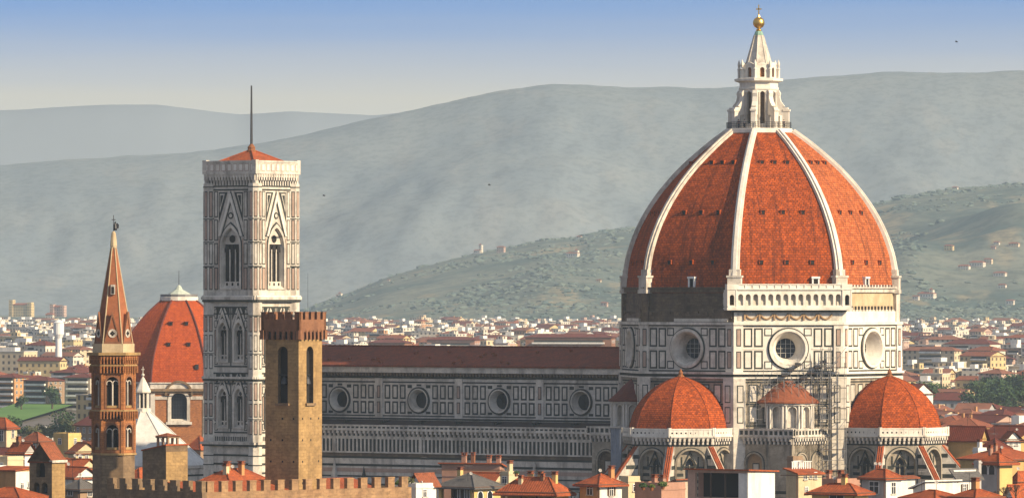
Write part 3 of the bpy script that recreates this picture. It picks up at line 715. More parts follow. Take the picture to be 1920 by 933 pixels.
lant = ln.build('lantern', cath)
for i in range(8):
    F = Frame(LC, vang[i]); FT = Frame(LC, vang[i] - 90)    # fin lies in the plane of FT: u = radial outwards
    fb = MB(); outln = [(3.3, 87.3), (3.9, 87.3), (3.9, 89.6), (4.3, 90.1), (4.8, 89.6), (4.8, 87.3), (6.15, 87.3), (6.15, 90.9), (5.9, 91.5), (5.3, 91.7), (4.6, 92.6), (4.3, 93.6), (4.45, 94.3), (4.1, 94.9), (3.3, 94.9)]
    fr = [(u, z) for u, z in outln]
    # split in convex pieces
    for piece in ([(3.3, 87.3), (3.9, 87.3), (3.9, 90.1), (3.3, 90.1)], [(4.8, 87.3), (6.15, 87.3), (6.15, 90.9), (5.9, 91.5), (4.8, 91.5)], [(3.3, 90.1), (4.8, 89.9), (4.8, 91.5), (5.3, 91.7), (4.6, 92.6), (3.3, 92.9)], [(3.3, 92.9), (4.55, 92.6), (4.3, 93.6), (4.45, 94.3), (4.1, 94.9), (3.3, 94.9)]):
        fb.prism(FT, piece, -.48, .48, 'marble_clean')
    fb.box(FT, 5.0, 6.35, 90.7, 91.1, -.6, .6, 'marble_clean'); fb.build('buttress', lant)
    pn = MB(); c = LC + dirv(vang[i]) * 4.0
    pn.lathe(c, [(.32, 97.3), (.32, 98.9), (.42, 99.1), (.2, 99.4), (.34, 99.9), (.3, 100.3), (.05, 101.0)], 6, 'marble_clean'); pn.build('pinnacle', lant)
cn = MB(); cn.lathe(LC, [(2.7, 99.8), (2.55, 100.4), (1.9, 102.6), (1.3, 104.8), (.95, 105.9)], 8, 'marble', A0); cn.lathe(LC, [(.97, 105.9), (.8, 106.4), (.62, 106.75)], 8, 'copper', A0)
for i in range(8):
    c0, c1 = LC + dirv(vang[i]) * 2.6, LC + dirv(vang[i]) * .95; cn.tube((c0.x, c0.y, 100.1), (c1.x, c1.y, 105.9), .16, .1, 5, 'marble')
cn.build('spire_cone', lant)
bl = MB(); bl.lathe(LC, [(.45, 106.6), (.6, 106.9), (.35, 107.2), (.35, 107.4)], 10, 'gold'); bl.sphere((LC.x, LC.y, 108.4), 1.17, 'gold', 20, 14); bl.lathe(LC, [(.3, 109.5), (.2, 109.9), (.12, 110)], 8, 'gold'); bl.build('golden_ball', lant, True)
cr = MB(); FX = Frame(LC, 0); cr.box(FX, -.11, .11, 109.9, 112.0, -.1, .1, 'gold'); cr.box(FX, -.55, .55, 111.0, 111.25, -.1, .1, 'gold'); cr.build('cross', lant)
rl = MB()
for i in range(8):
    A, B = dv(vang[i], 6.55, 87.3) - Vector((.25, 0, 0)), dv(vang[(i + 1) % 8], 6.55, 87.3) - Vector((.25, 0, 0))
    for h in (.5, .9, 1.25): rl.tube(A + Vector((0, 0, h)), B + Vector((0, 0, h)), .045, .045, 4, 'metal')
    for q in range(9): P = A.lerp(B, q / 9); rl.tube(P, P + Vector((0, 0, 1.25)), .05, .05, 4, 'metal')
rl.build('railing', lant)

# --- tribunes ---
TPROF = smooth_tab([(28.2, 10.25), (28.8, 10.15), (31.3, 9.4), (33.8, 7.75), (35.7, 5.8), (37.0, 3.7), (37.95, 1.5), (38.35, .15)], 4)
def stripes(mb, F, u0, u1, z0, z1, n, step=1.5):
    z = z0; i = 0
    while z < z1 - .3:
        mb.box(F, u0, u1, z, min(z1, z + .62), n - .25, n + .04, 'green' if i % 2 == 0 else 'pink'); z += step; i += 1
def tribune(phi, dist):
    T = C + dirv(phi) * dist; rb = 10.75; ap = rb * cos(pi / 8); hw = rb * sin(pi / 8)
    b = MB(); wins = []; faces = [phi + 45 * i for i in (-2, -1, 0, 1, 2)]
    for k in faces:
        F = Frame(T, k); o = arch(0, 13.5, 21.3, 5.6, 8)
        b.holed(F, -hw, hw, 13.5, 25.3, o, ap, 'marble_old'); b.reveal(F, o, ap, o, ap - .9, 'marble_old')
        b.band(F, arch(0, 13.5, 21.3, 6.3, 8), o, ap - .1, ap + .25, 'marble_old'); b.band(F, arch(0, 13.5, 21.3, 6.75, 8), arch(0, 13.5, 21.3, 6.3, 8), ap - .1, ap + .12, 'green')
        win = arch(0, 12.5, 21.0, 1.9, 5, True)
        b.holed(F, -2.8, 2.8, 12.3, 24.0, win, ap - .9, 'marble_old')
        for s in (-1, 1):
            for z in (13.8, 15.1, 16.4, 17.7, 19.0, 20.3): b.box(F, *sorted((s * 1.3, s * 2.78)), z, z + .6, ap - 1, ap - .84, 'green')
            stripes(b, F, *sorted((s * 3.4, s * hw)), 14.0, 20.4, ap)
            b.box(F, *sorted((s * 1.5, s * 1.75)), 20.2, 22.8, ap - 1, ap - .8, 'green')
        b.band(F, [(-1.5, 20.8), (1.5, 20.8), (0, 24.0)], [(-1.2, 21.0), (1.2, 21.0), (0, 23.5)], ap - .95, ap - .7, 'green')
        b.box(F, -hw, hw, 0, 13.5, ap - 2, ap + .15, 'marble_old')
        for i in range(5): c = -3 + i * 1.5; panel(b, F, c - .55, c + .55, 7, 12.7, ap + .15, .16)
        b.box(F, -hw, hw, 13.1, 13.5, ap - 1, ap + .4, 'marble_old'); b.box(F, -hw, hw, 24.9, 25.15, ap - .3, ap + .1, 'green')
        wins.append((F, win))
    tw = b.build('tribune_wall', cath)
    for F, win in wins:
        x = MB(); x.reveal(F, win, ap - .9, scaled(win, .9), ap - 1.5, 'marble_old'); x.face(F, scaled(win, .92), ap - 1.45, 'glass')
        x.box(F, -.09, .09, 12.6, 21.2, ap - 1.45, ap - 1.3, 'marble_old'); x.box(F, -.7, .7, 16.0, 16.15, ap - 1.45, ap - 1.32, 'marble_old'); x.build('gothic_window', tw)
    g = MB(); rg = rb + .1; apg = rg * cos(pi / 8); hg = rg * sin(pi / 8)
    for k in faces:
        F = Frame(T, k); corbel_run(g, F, -hg, hg, 25.2, 26.6, apg, .75, .92); nn = apg + .78; hh = nn * math.tan(pi / 8)
        balustrade(g, F, -hh, hh, 26.6, 28.3, nn, 1.05, 'marble_clean', 'rubble'); g.rect(F, -hh, hh, 26.65, 28.2, nn - .35, 'marble'); g.box(F, -hh, hh, 26.95, 27.95, nn - .3, nn - .04, 'marble_clean')
        for q in range(int(2 * hh / .9)): c_ = -hh + .6 + q * .9; g.box(F, c_ - .16, c_ + .16, 27.28, 27.6, nn - .1, nn - .03, 'dark')
        for s in (-1, 1): g.box(F, *sorted((s * (hh - .35), s * (hh + .12))), 26.6, 28.45, nn - .6, nn + .12, 'marble_clean')
    g.lathe(T, [(rg + .3, 26.8), (3, 27.3)], 8, 'marble', radians(phi + 22.5), False)
    g.build('balustrade', tw)
    for k in (-67.5, -22.5, 22.5, 67.5):                    # spur buttresses with tiled slopes
        FT = Frame(T, phi + k - 90); s = MB(); r0, r1 = 10.2, 16.6
        s.prism(FT, [(r0, 0), (r1, 0), (r1, 17.2), (r0, 24.9)], -.8, .8, 'marble')
        for z in (8.5, 10.6, 12.7, 14.8, 16.4, 18.4, 20.4, 22.4):
            re = r1 if z < 16.6 else r1 - (z + .6 - 17.2) * (r1 - r0) / 7.7
            s.box(FT, r0, re - .1, z, z + .75, -.85, .85, 'green')
        s.box(FT, r1 - .9, r1 + .35, 0, 16.4, -1.0, 1.0, 'marble'); s.build('spur_buttress', tw)
        q = MB(); d_ = Vector((r1 - r0, 17.2 - 24.9)); L = d_.length
        for m2, hw_, off in (('marble', .85, .1), ('tile', .62, .3)):
            pts = [(r0, 24.9), (r1 + .3, 17.2 - .36), (r1 + .3, 17.2 - .36 + off), (r0, 24.9 + off)]
            q.prism(FT, pts, -hw_, hw_, m2)
        for w_ in (-.4, 0, .4): q.tube(FT.p(r0, 24.9 + .36, w_), FT.p(r1 + .3, 17.2, w_), .13, .13, 5, 'tile')
        q.build('buttress_tiles', tw)
    t = MB(); al = [0.0]
    for (z0, r0), (z1, r1) in zip(TPROF, TPROF[1:]): al.append(al[-1] + sqrt((z1 - z0) ** 2 + (r1 - r0) ** 2))
    for i in range(8):
        A, B = phi - 22.5 + 45 * i, phi + 22.5 + 45 * i
        for k in range(len(TPROF) - 1):
            (z0, r0), (z1, r1) = TPROF[k], TPROF[k + 1]; P = lambda a, r, z: Vector((T.x, T.y, z)) + dirv(a) * r; h0, h1 = r0 * .383, r1 * .383; o = i * 37.7 + phi
            t.poly([P(A, r0, z0), P(B, r0, z0), P(B, r1, z1), P(A, r1, z1)], 'trib_tile', [(o - h0, al[k]), (o + h0, al[k]), (o + h1, al[k + 1]), (o - h1, al[k + 1])])
        ridge = [Vector((T.x, T.y, z)) + dirv(A) * r for z, r in TPROF]
        for p0, p1 in zip(ridge, ridge[1:-1]): t.tube(p0, p1, .07, .07, 5, 'trib_tile')
    td = t.build('tribune_dome', cath)
    f = MB(); f.lathe(T, [(.75, 37.9), (.7, 38.4), (.4, 38.6), (.45, 39.0), (.25, 39.4), (.04, 39.8)], 8, 'brick'); f.build('finial', td)
tribune(PS, 28.6); tribune(PS + 90, 30.3)

# --- corner blocks with exedrae between the tribunes ---
def corner_block(sgn):
    u1 = 23.5; n1 = 25.0; b = MB()
    FB = FS; FE = FS.turn(90 * sgn)      # sgn=+1: south-east corner, -1: south-west
    runs = ((FS, (6.0, u1) if sgn > 0 else (-u1, -6.0), n1), (FE, (-n1, -4) if sgn > 0 else (4, n1), u1))
    uu = (5, u1) if sgn > 0 else (-u1, -5)
    b.box(FS, uu[0], uu[1], 0, 26.4, 3, n1 - 1.0, 'marble_old')
    for F, (a0, a1), n in runs:
        cs = [a0 + 3.2 + i * 5.6 for i in range(int((a1 - a0 - 1) // 5.6))] if F is FS and sgn > 0 else [a0 + 3.4 + i * 5.6 for i in range(int((a1 - a0 - 1) // 5.6))]
        last = a0
        for c in cs:
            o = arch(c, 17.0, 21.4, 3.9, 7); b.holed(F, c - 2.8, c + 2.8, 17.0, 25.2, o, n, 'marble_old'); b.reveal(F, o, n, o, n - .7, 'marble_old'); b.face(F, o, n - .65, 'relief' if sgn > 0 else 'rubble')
            b.band(F, arch(c, 17, 21.4, 4.5, 7), o, n - .1, n + .22, 'marble_old'); b.band(F, arch(c, 17, 21.4, 4.85, 7), arch(c, 17, 21.4, 4.5, 7), n - .1, n + .1, 'green')
            panel(b, F, c - .8, c + .8, 18.0, 21.5, n - .65, .2)
            b.box(F, c + 2.7, c + 2.95, 17, 25.2, n - .3, n + .2, 'marble_old')
        if cs: b.rect(F, a0, cs[0] - 2.8, 17, 25.2, n, 'marble_old'); b.rect(F, cs[-1] + 2.8, a1, 17, 25.2, n, 'marble_old')
        b.box(F, a0, a1, 0, 17.0, n - 1.5, n + .1, 'marble_old')
        for z, m2 in ((16.6, 'marble_old'), (15.6, 'green'), (14.3, 'green'), (13.2, 'pink'), (12.0, 'green'), (10.8, 'green')): b.box(F, a0, a1, z, z + (.4 if m2 == 'marble' else .6), n - .3, n + (.4 if m2 == 'marble' else .14), m2)
        k = a0
        while k < a1 - 1.2: panel(b, F, k + .1, k + 1.2, 4, 10.3, n + .1, .18); k += 1.7
    wb = b.build('corner_block', cath); g = MB()
    for F, (a0, a1), n in runs:
        corbel_run(g, F, a0, a1, 25.2, 26.6, n, .75, .95); balustrade(g, F, a0, a1 + (.8 if (F is FS) == (sgn > 0) else 0), 26.6, 28.2, n + .78, 1.15)
    g.box(FS, uu[0], uu[1], 26.4, 26.8, 3, n1 + .4, 'marble'); g.build('balustrade', wb)
    # exedra: half-round with niches and conical tiled roof
    ph = PS + 45 * sgn; E = C + dirv(ph) * 23.9; r = 6.0; e = MB()
    for i in range(-3, 4):
        F = Frame(E, ph + i * 30); ap = r * cos(radians(15)); hw = r * sin(radians(15))
        o = arch(0, 28.4, 31.6, 1.75, 6); e.holed(F, -hw, hw, 27.6, 33.2, o, ap, 'marble'); e.reveal(F, o, ap, o, ap - 1.1, 'marble'); e.face(F, o, ap - 1.0, 'rubble')
        e.band(F, arch(0, 28.4, 31.6, 2.1, 6), o, ap - .05, ap + .15, 'marble_clean')
        for s in (-1, 1): e.tube(F.p(s * (hw - .28), 28.0, ap + .22), F.p(s * (hw - .28), 32.6, ap + .22), .2, .17, 8, 'marble_clean')
        e.box(F, -hw - .1, hw + .1, 32.7, 33.2, ap - .3, ap + .45, 'marble'); e.box(F, -hw - .1, hw + .1, 27.6, 28.2, ap - .3, ap + .45, 'marble')
    e.lathe(E, [(r - .8, 27), (r - .8, 33)], 12, 'marble', radians(ph + 15))
    ex = e.build('exedra', cath)
    q = MB(); pr = [(r + .75, 33.1), (r + .8, 33.35), (5.4, 34.5), (3.8, 36.2), (2.2, 37.6), (.9, 38.1), (.1, 38.3)]
    q.lathe(E, pr, 24, 'tile_old' if sgn > 0 else 'tile_dark', radians(ph)); q.build('exedra_roof', ex)  # duller tile on the south-east roof carries the scaffolding's shadow in its colour
corner_block(1); corner_block(-1)
# ------------------------------------------------------------------ bell tower of the cathedral
BT = Vector(((471.5 - 960) * 1290 / FPX, 40.0, 0)); BP = -37.6; BH = 6.55
bt = thing('bell_tower', BT, 'tall square marble bell tower with a red tile cap and a thin mast', 'bell tower')
b = MB(); bwin = []
BF = [Frame(BT, BP + 90 * i) for i in range(4)]
def bifora(F, c, z0, zs, w, pane_n, tall=False):
    o = MB(); a = arch(c, z0, zs, w, 7 if tall else 5, True); n = BH
    o.band(F, arch(c, z0 - .3, zs, w + .9, 7 if tall else 5, True), a, n - .05, n + .25, 'marble')
    o.band(F, arch(c, z0 - .3, zs, w + 1.35, 5, True), arch(c, z0 - .3, zs, w + .9, 5, True), n - .05, n + .14, 'green')
    o.reveal(F, a, n, scaled(a, .92), n - 1.0, 'marble'); o.face(F, scaled(a, .95), n - .95, 'dark')
    k = 3 if tall else 2; iw = w * .92
    for i in range(1, k):
        u = c - iw / 2 + iw * i / k; o.tube(F.p(u, z0 + 1.2, n - .6), F.p(u, zs - .3, n - .6), .15 if tall else .13, None, 8, 'marble')
    o.box(F, c - iw / 2, c + iw / 2, z0 + .2, z0 + 1.3, n - .8, n - .5, 'marble')
    for i in range(k):
        u = c - iw / 2 + iw * (i + .5) / k; o.box(F, u - .25, u + .25, z0 + .45, z0 + 1.05, n - .6, n - .48, 'dark')
    top = [p for p in scaled(a, .9) if p[1] > zs + w * .12]
    o.prism(F, top, n - .75, n - .5, 'marble')
    for i in range(k): u = c - iw / 2 + iw * (i + .5) / k; o.prism(F, arch(u, zs - .9, zs - .3, iw / k - .34, 4, True), n - .6, n - .47, 'dark')
    o.prism(F, circle(c, zs + w * .38, w * .17, 12), n - .6, n - .47, 'dark')
    return o
LV = [(54.6, 76.6), (38.4, 52.2), (24.9, 36.6)]
for F in BF:
    b.rect(F, -BH, BH, 0, 24.9, BH, 'marble'); b.rect(F, -BH, BH, 36.6, 38.4, BH, 'marble'); b.rect(F, -BH, BH, 52.2, 54.6, BH, 'marble')
    big = arch(0, 55.6, 63.8, 4.8, 7, True)
    b.holed(F, -BH, BH, 54.6, 76.6, big, BH, 'marble'); bwin.append((F, 0, 55.6, 63.8, 4.8, True))
    for z0, z1 in LV[1:]:
        for c in (-2.15, 2.15):
            a = arch(c, z0 + 2.2, z0 + 8.2, 2.3, 5, True); x0, x1 = sorted((0, c / abs(c) * BH)); b.holed(F, x0, x1, z0, z1, a, BH, 'marble'); bwin.append((F, c, z0 + 2.2, z0 + 8.2, 2.3, False))
            # gable over each window and the panels round it
            g0 = z0 + 9.2
            b.band(F, [(c - 1.95, g0 - .6), (c + 1.95, g0 - .6), (c, g0 + 4.2)], [(c - 1.7, g0 - .6), (c + 1.7, g0 - .6), (c, g0 + 3.5)], BH - .2, BH + .08, 'green')
            b.band(F, [(c - 1.7, g0 - .6), (c + 1.7, g0 - .6), (c, g0 + 3.5)], [(c - 1.4, g0 - .6), (c + 1.4, g0 - .6), (c, g0 + 2.8)], BH - .2, BH + .26, 'marble'); b.prism(F, circle(c, g0 + 1.75, .3, 10), BH - .1, BH + .1, 'green')
            for s in (-1, 1): b.prism(F, [(c + s * .5, g0 + 4.0), (c + s * 1.8, g0 + 4.0), (c + s * 1.8, g0 + 1.4)], BH - .2, BH + .06, 'green'); b.box(F, *sorted((c + s * 1.55, c + s * 1.72)), z0 + 2, g0, BH - .2, BH + .05, 'green')
        b.box(F, -.12, .12, z0 + 1.2, z1 - .6, BH - .2, BH + .08, 'green')
        b.box(F, -4.4, 4.4, z0 + 1.0, z0 + 1.3, BH - .2, BH + .1, 'green'); b.box(F, -4.4, 4.4, z1 - .7, z1 - .4, BH - .2, BH + .1, 'green')
        for s in (-1, 1):
            for q0, q1 in ((z0 + 1.5, z0 + 3), (z0 + 3.4, z0 + 8.6), (z0 + 9, z0 + 10.6), (z0 + 10.9, z1 - .9)): panel(b, F, *sorted((s * 3.55, s * 4.4)), q0, q1, BH, .18, 'green', 'pink' if q1 - q0 > 4 else 'marble')
    # top stage: tall gable with dark inlay triangles
    b.band(F, [(-3.45, 66.1), (3.45, 66.1), (0, 75.6)], [(-3.2, 66.2), (3.2, 66.2), (0, 75.0)], BH - .2, BH + .08, 'green')
    b.band(F, [(-3.2, 66.2), (3.2, 66.2), (0, 75.0)], [(-2.65, 66.2), (2.65, 66.2), (0, 73.5)], BH - .2, BH + .34, 'marble_clean'); b.band(F, [(-2.65, 66.2), (2.65, 66.2), (0, 73.5)], [(-2.4, 66.2), (2.4, 66.2), (0, 72.8)], BH - .2, BH + .1, 'green')
    b.prism(F, circle(0, 70.4, .7, 12), BH - .1, BH + .1, 'green'); b.prism(F, circle(0, 70.4, .4, 12), BH, BH + .14, 'marble')
    for s in (-1, 1):
        b.prism(F, [(s * .9, 75.2), (s * 3.2, 75.2), (s * 3.2, 69.0)], BH - .2, BH + .05, 'green'); b.prism(F, [(s * 1.6, 74.9), (s * 2.95, 74.9), (s * 2.95, 71.0)], BH - .2, BH + .08, 'marble')
        b.prism(F, [(s * 1.9, 74.6), (s * 2.75, 74.6), (s * 2.75, 72.2)], BH - .2, BH + .11, 'green')
        for z0, z1 in ((55.2, 59.8), (60.4, 64.8), (65.3, 69.6), (70.1, 75.4)): panel(b, F, *sorted((s * 3.45, s * 4.45)), z0, z1, BH, .2, 'green', 'pink' if z0 < 60 else 'marble')
        b.box(F, *sorted((s * 3.05, s * 3.35)), 55.3, 65.8, BH - .2, BH + .06, 'pink')
    for z, h, n, m_ in ((76.3, .25, .1, 'green'), (75.55, .3, .1, 'green'), (53.2, .55, .6, 'marble'), (52.75, .4, .35, 'green'), (53.75, .3, .4, 'marble_clean'), (37.0, .45, .45, 'marble'), (36.6, .35, .25, 'green'), (38.0, .3, .12, 'green'), (23.6, .5, .8, 'marble'), (23.2, .35, .4, 'green'), (21.2, .4, .1, 'green'), (19.4, .4, .1, 'green'), (50.2, .25, .1, 'green'), (17.6, .35, .1, 'green')):
        b.box(F, -BH - .4 - n * .3, BH + .4 + n * .3, z, z + h, BH - 1, BH + .45 + n, m_) if n > .2 else b.box(F, -4.6, 4.6, z, z + h, BH - 1, BH + n, m_)
    for i in range(7):
        c = -4.2 + i * 1.4; panel(b, F, c - .5, c + .5, 8, 16.8, BH, .17)
    for i in range(18): b.box(F, -4.2 + i * .48, -3.95 + i * .48, 24.3, 25.2, BH - .2, BH + .06, 'green')
shaft = b.build('shaft', bt)
for F, c, z0, zs, w, tall in bwin: bifora(F, c, z0, zs, w, 0, tall).build('window', shaft)
for i in range(4):
    c = BT + dirv(BP + 45 + 90 * i) * (BH - .55) * sqrt(2); q = MB()
    q.lathe(c, [(1.48, 0), (1.48, 77.0)], 8, 'marble', radians(BP + 22.5))
    for k in range(8):
        F = Frame(c, BP + 45 * k); ap = 1.48 * cos(pi / 8)
        for z0, z1 in ((8, 12), (12.6, 16.8), (25.6, 28.6), (29.2, 32), (32.6, 36.2), (39, 42), (42.6, 46), (46.6, 49.8), (55.2, 59.8), (60.4, 64.8), (65.3, 69.6), (70.1, 75.4)):
            q.box(F, -.36, .36, z0, z1, ap - .2, ap + .04, 'green'); q.box(F, -.24, .24, z0 + .2, z1 - .2, ap - .2, ap + .07, 'pink' if (int(z0) % 3) else 'marble')
    for z, h, rr, m_ in ((76.2, .35, 1.6, 'green'), (59.85, .5, 1.56, 'green'), (64.9, .35, 1.56, 'green'), (69.7, .35, 1.56, 'green'), (53.2, .6, 1.85, 'marble'), (52.7, .5, 1.65, 'green'), (37.0, .5, 1.8, 'marble'), (36.55, .45, 1.62, 'green'), (23.6, .5, 1.85, 'marble'), (19.3, .4, 1.56, 'green'), (21.2, .4, 1.56, 'green'), (49.9, .3, 1.6, 'green'), (28.7, .3, 1.54, 'green'), (42.1, .3, 1.54, 'green')):
        if m_ == 'green' and rr < 1.61: h *= .5
        q.lathe(c, [(rr, z), (rr, z + h)], 8, m_, radians(BP + 22.5))
    q.build('corner_buttress', bt)
t = MB(); TH = 6.75
for F in BF:
    corbel_run(t, F, -TH, TH, 76.6, 78.9, TH - .4, .75, .8)
    t.box(F, -TH - .3, TH + .3, 78.9, 79.2, TH - 1.2, TH + .45, 'marble'); t.box(F, -TH - .2, TH + .2, 79.2, 81.3, TH - .4, TH + .3, 'marble'); t.box(F, -TH - .35, TH + .35, 81.3, 81.65, TH - .6, TH + .45, 'marble')
    for i in range(9): c = -6.2 + i * 1.55; t.box(F, c - .55, c + .55, 79.5, 81.0, TH, TH + .34, 'pink'); t.box(F, c - .42, c + .42, 79.62, 80.88, TH, TH + .37, 'marble_clean')
    t.box(F, -TH - .42, -TH + .6, 78.9, 81.8, TH - .6, TH + .42, 'marble')
t.build('terrace', bt)
t = MB(); FR0 = BF[0]
hb = 6.3
for F in BF:
    t.poly([F.p(-hb, 80.7, hb), F.p(hb, 80.7, hb), F.p(0, 84.0, 0)], 'tile', [(-hb, 0), (hb, 0), (0, 7.2)])
for k in range(4):
    e0 = BT + dirv(BP + 45 + 90 * k) * hb * sqrt(2); t.tube((e0.x, e0.y, 80.75), (BT.x, BT.y, 84.05), .2, .2, 5, 'tile')
t.lathe(BT, [(1.0, 83.4), (.75, 84.2), (.8, 84.5), (.3, 85.2)], 8, 'brick'); t.build('roof', bt)
t = MB(); t.tube((BT.x, BT.y, 84.5), (BT.x, BT.y, 97.2), .28, .16, 8, 'metal'); t.build('mast', bt)

# ------------------------------------------------------------------ stone prison tower with battlements
def merlons(parent, F, u0, u1, z0, h, n0, n1, w, gap, mat, name='merlon'):
    k = max(1, round((u1 - u0 + gap) / (w + gap))); s = (u1 - u0 - w) / max(1, k - 1)
    for i in range(k):
        m = MB(); a = u0 + i * s; m.box(F, a, a + w, z0, z0 + h, n0, n1, mat); m.box(F, a - .05, a + w + .05, z0 + h, z0 + h + .12, n0 - .05, n1 + .05, mat); m.build(name, parent)
ST = Vector(((550.5 - 960) * 880 / FPX, -370.0, 0)); SP = -33.0; SH = 2.86
st = thing('stone_tower', ST, 'square brown stone tower with red brick battlements, in front of the bell tower', 'tower')
SFr = [Frame(ST, SP + 90 * i) for i in range(4)]
b = MB(); opens = []; RH = random.Random(4)
for i, F in enumerate(SFr):
    c = .15 if i == 0 else -.1; w_ = 1.7; o = arch(c, 39.3, 46.4, w_, 6)
    b.holed(F, -SH, SH, 37, 48.2, o, SH, 'gold_stone'); b.rect(F, -SH, SH, 0, 37, SH, 'gold_stone'); opens.append((F, o))
    b.box(F, c - 1.15, c + 1.15, 38.95, 39.3, SH - .3, SH + .3, 'brown_stone')
for F in SFr:                          # putlog holes
    for z in range(4, 38, 3):
        for u in (-1.9, .1, 2.0):
            if RH.random() < .7: b.box(F, u - .13, u + .13, z, z + .28, SH - .2, SH + .012, 'dark')
tw = b.build('shaft', st)
for F, o in opens:
    x = MB(); x.reveal(F, o, SH, o, SH - .75, 'brown_stone'); x.face(F, o, SH - .7, 'dark')
    cu = sum(p[0] for p in o) / len(o); x.box(F, cu - .85, cu + .85, 43.2, 43.32, SH - .5, SH - .4, 'metal')
    x.lathe(F.p(cu, 0, SH - .45), [(.55, 42.0), (.5, 42.2), (.34, 42.7), (.1, 43.1)], 10, 'metal'); x.build('bell_opening', tw)
b = MB(); SB = 3.28
for F in SFr:
    k = 6; s = 2 * SB / k
    corbel_run(b, F, -SB, SB, 48.2, 49.5, SH, .4, 1.0, 'red_brick', 'dark')
    b.box(F, -SB, SB, 49.5, 51.0, SB - .5, SB, 'red_brick')
crown = b.build('brick_crown', st)
for F in SFr: merlons(crown, F, -SB, SB, 51.0, .95, SB - .42, SB, .82, .75, 'red_brick')
x = MB(); x.lathe((ST.x, ST.y, 0), [(3.6, 50.6), (.1, 50.9)], 4, 'tile_old', radians(SP + 45)); x.build('roof', st)
x = MB()
for dx, h in ((2.0, 57.5), (-1.2, 55.5)): x.tube((ST.x + dx, ST.y, 50), (ST.x + dx, ST.y, h), .035, .02, 4)
x.build('antenna', st)

M['tan_stone'] = stone('tan_stone', (.40, .245, .125), (.29, .165, .085), .6, (.12, .08, .05), .5, speck=.7, speck_scale=1.3, blocks=(.95, .42, .5))
# ------------------------------------------------------------------ crenellated palace below it
PD = 860.0; K = px(379, 922, PD); PF = Frame((K.x, K.y, 0), -50)
pal = thing('crenellated_palace', (K.x, K.y, 0), 'long crenellated stone palace wall below the square stone tower', 'palace')
zt = K.z; b = MB(); LW, RW = 22.0, 37.0
b.box(PF, -LW, 0, 0, zt, -.8, 0, 'brown_stone'); b.box(PF, -.8, 0, 0, zt, -RW, -.8, 'tan_stone'); b.box(PF, -LW, -LW + .8, 0, zt, -RW, -.8, 'gold_stone'); b.box(PF, -LW + .8, -.8, 0, zt, -RW, -RW + .8, 'gold_stone')  # left wall darker for shade, right wall paler for sun, in the stone colour
for u in range(-21, -1, 3): b.box(PF, u, u + 1.1, zt - 3, zt - 1.6, -.3, .04, 'dark')
PR = PF.turn(90)
for u in range(2, 36, 4): b.box(PR, u, u + 1.1, zt - 3.2, zt - 1.7, -.3, .04, 'dark')
wall = b.build('wall', pal)
merlons(wall, PF, -LW, -.1, zt, 1.4, -.7, 0, 1.4, 1.6, 'brown_stone'); merlons(wall, PR, .9, RW - .6, zt, 1.35, -.7, 0, 1.15, 1.25, 'tan_stone')
b = MB()
mid = -LW / 2
for s in (-1, 1):
    e = mid + s * (LW / 2 - 2.4)
    pts = [PF.p(e, zt - .9, -2.2), PF.p(e, zt - .9, -RW + 2), PF.p(mid, zt + 1.15, -RW + 2), PF.p(mid, zt + 1.15, -2.2)]
    b.poly(pts, 'tile', [(0, 0), (RW, 0), (RW, 9), (0, 9)])
b.poly([PF.p(mid - LW / 2 + 2.4, zt - .9, -2.2), PF.p(mid + LW / 2 - 2.4, zt - .9, -2.2), PF.p(mid, zt + 1.15, -2.2)], 'brown_stone')
b.build('roof', pal)

# ------------------------------------------------------------------ hexagonal brick bell tower with spire
HT = px(213, 933, 903.5); HT.z = 0; HP = -60.0
hx = thing('spired_bell_tower', HT, 'slender hexagonal brick bell tower with a pointed spire and weathervane', 'church tower')
HR = 3.05; ap = HR * cos(pi / 6); hw = HR * sin(pi / 6); HFr = [Frame(HT, HP + 60 * i) for i in range(6)]
def zy(y, d): return CAMZ - (y - HOR) * d / FPX
b = MB(); ops = []
for F in HFr:
    b.rect(F, -hw, hw, 0, 31.6, ap, 'brown_stone')
    for z0, zs, zt_, zb, ze in ((32.2, 34.9, 36.3, 31.6, 37.0), (38.2, 41.8, 43.2, 37.9, 43.6)):
        o = arch(0, z0, zs, 1.75, 5); b.holed(F, -hw, hw, zb, ze, o, ap, 'brick'); ops.append((F, o, z0, zs))
        b.band(F, arch(0, z0, zs, 2.25, 5), o, ap - .05, ap + .07, 'red_brick')
        for s in (-1, 1): b.box(F, *sorted((s * (hw - .3), s * (hw + .1))), zb, ze, ap - .3, ap + .12, 'brick')
    b.box(F, -hw - .15, hw + .15, 31.4, 31.7, ap - .5, ap + .22, 'gold_stone')
    for z0, z1, out_ in ((36.6, 37.7, .28), (43.2, 44.2, .25), (44.5, 45.7, .5)):
        corbel_run(b, F, -hw - .1, hw + .1, z0, z1, ap, out_, .48, 'brick', 'dark'); b.box(F, -hw - .2, hw + .2, z1, z1 + .22, ap - .5, ap + out_ + .08, 'gold_stone')
    b.box(F, -hw - .05, hw + .05, 44.2, 44.5, ap - .5, ap + .2, 'brick'); b.box(F, -hw - .42, hw + .42, 45.75, 46.15, ap - .8, ap + .72, 'gold_stone'); b.box(F, -hw, hw, 37.0, 37.9, ap - .5, ap - .01, 'brick'); b.box(F, -hw, hw, 43.6, 45.8, ap - .5, ap - .01, 'brick')
    b.box(F, -hw, hw, 46.15, 47.4, ap - .5, ap - .05, 'cream_stone')
sh = b.build('shaft', hx)
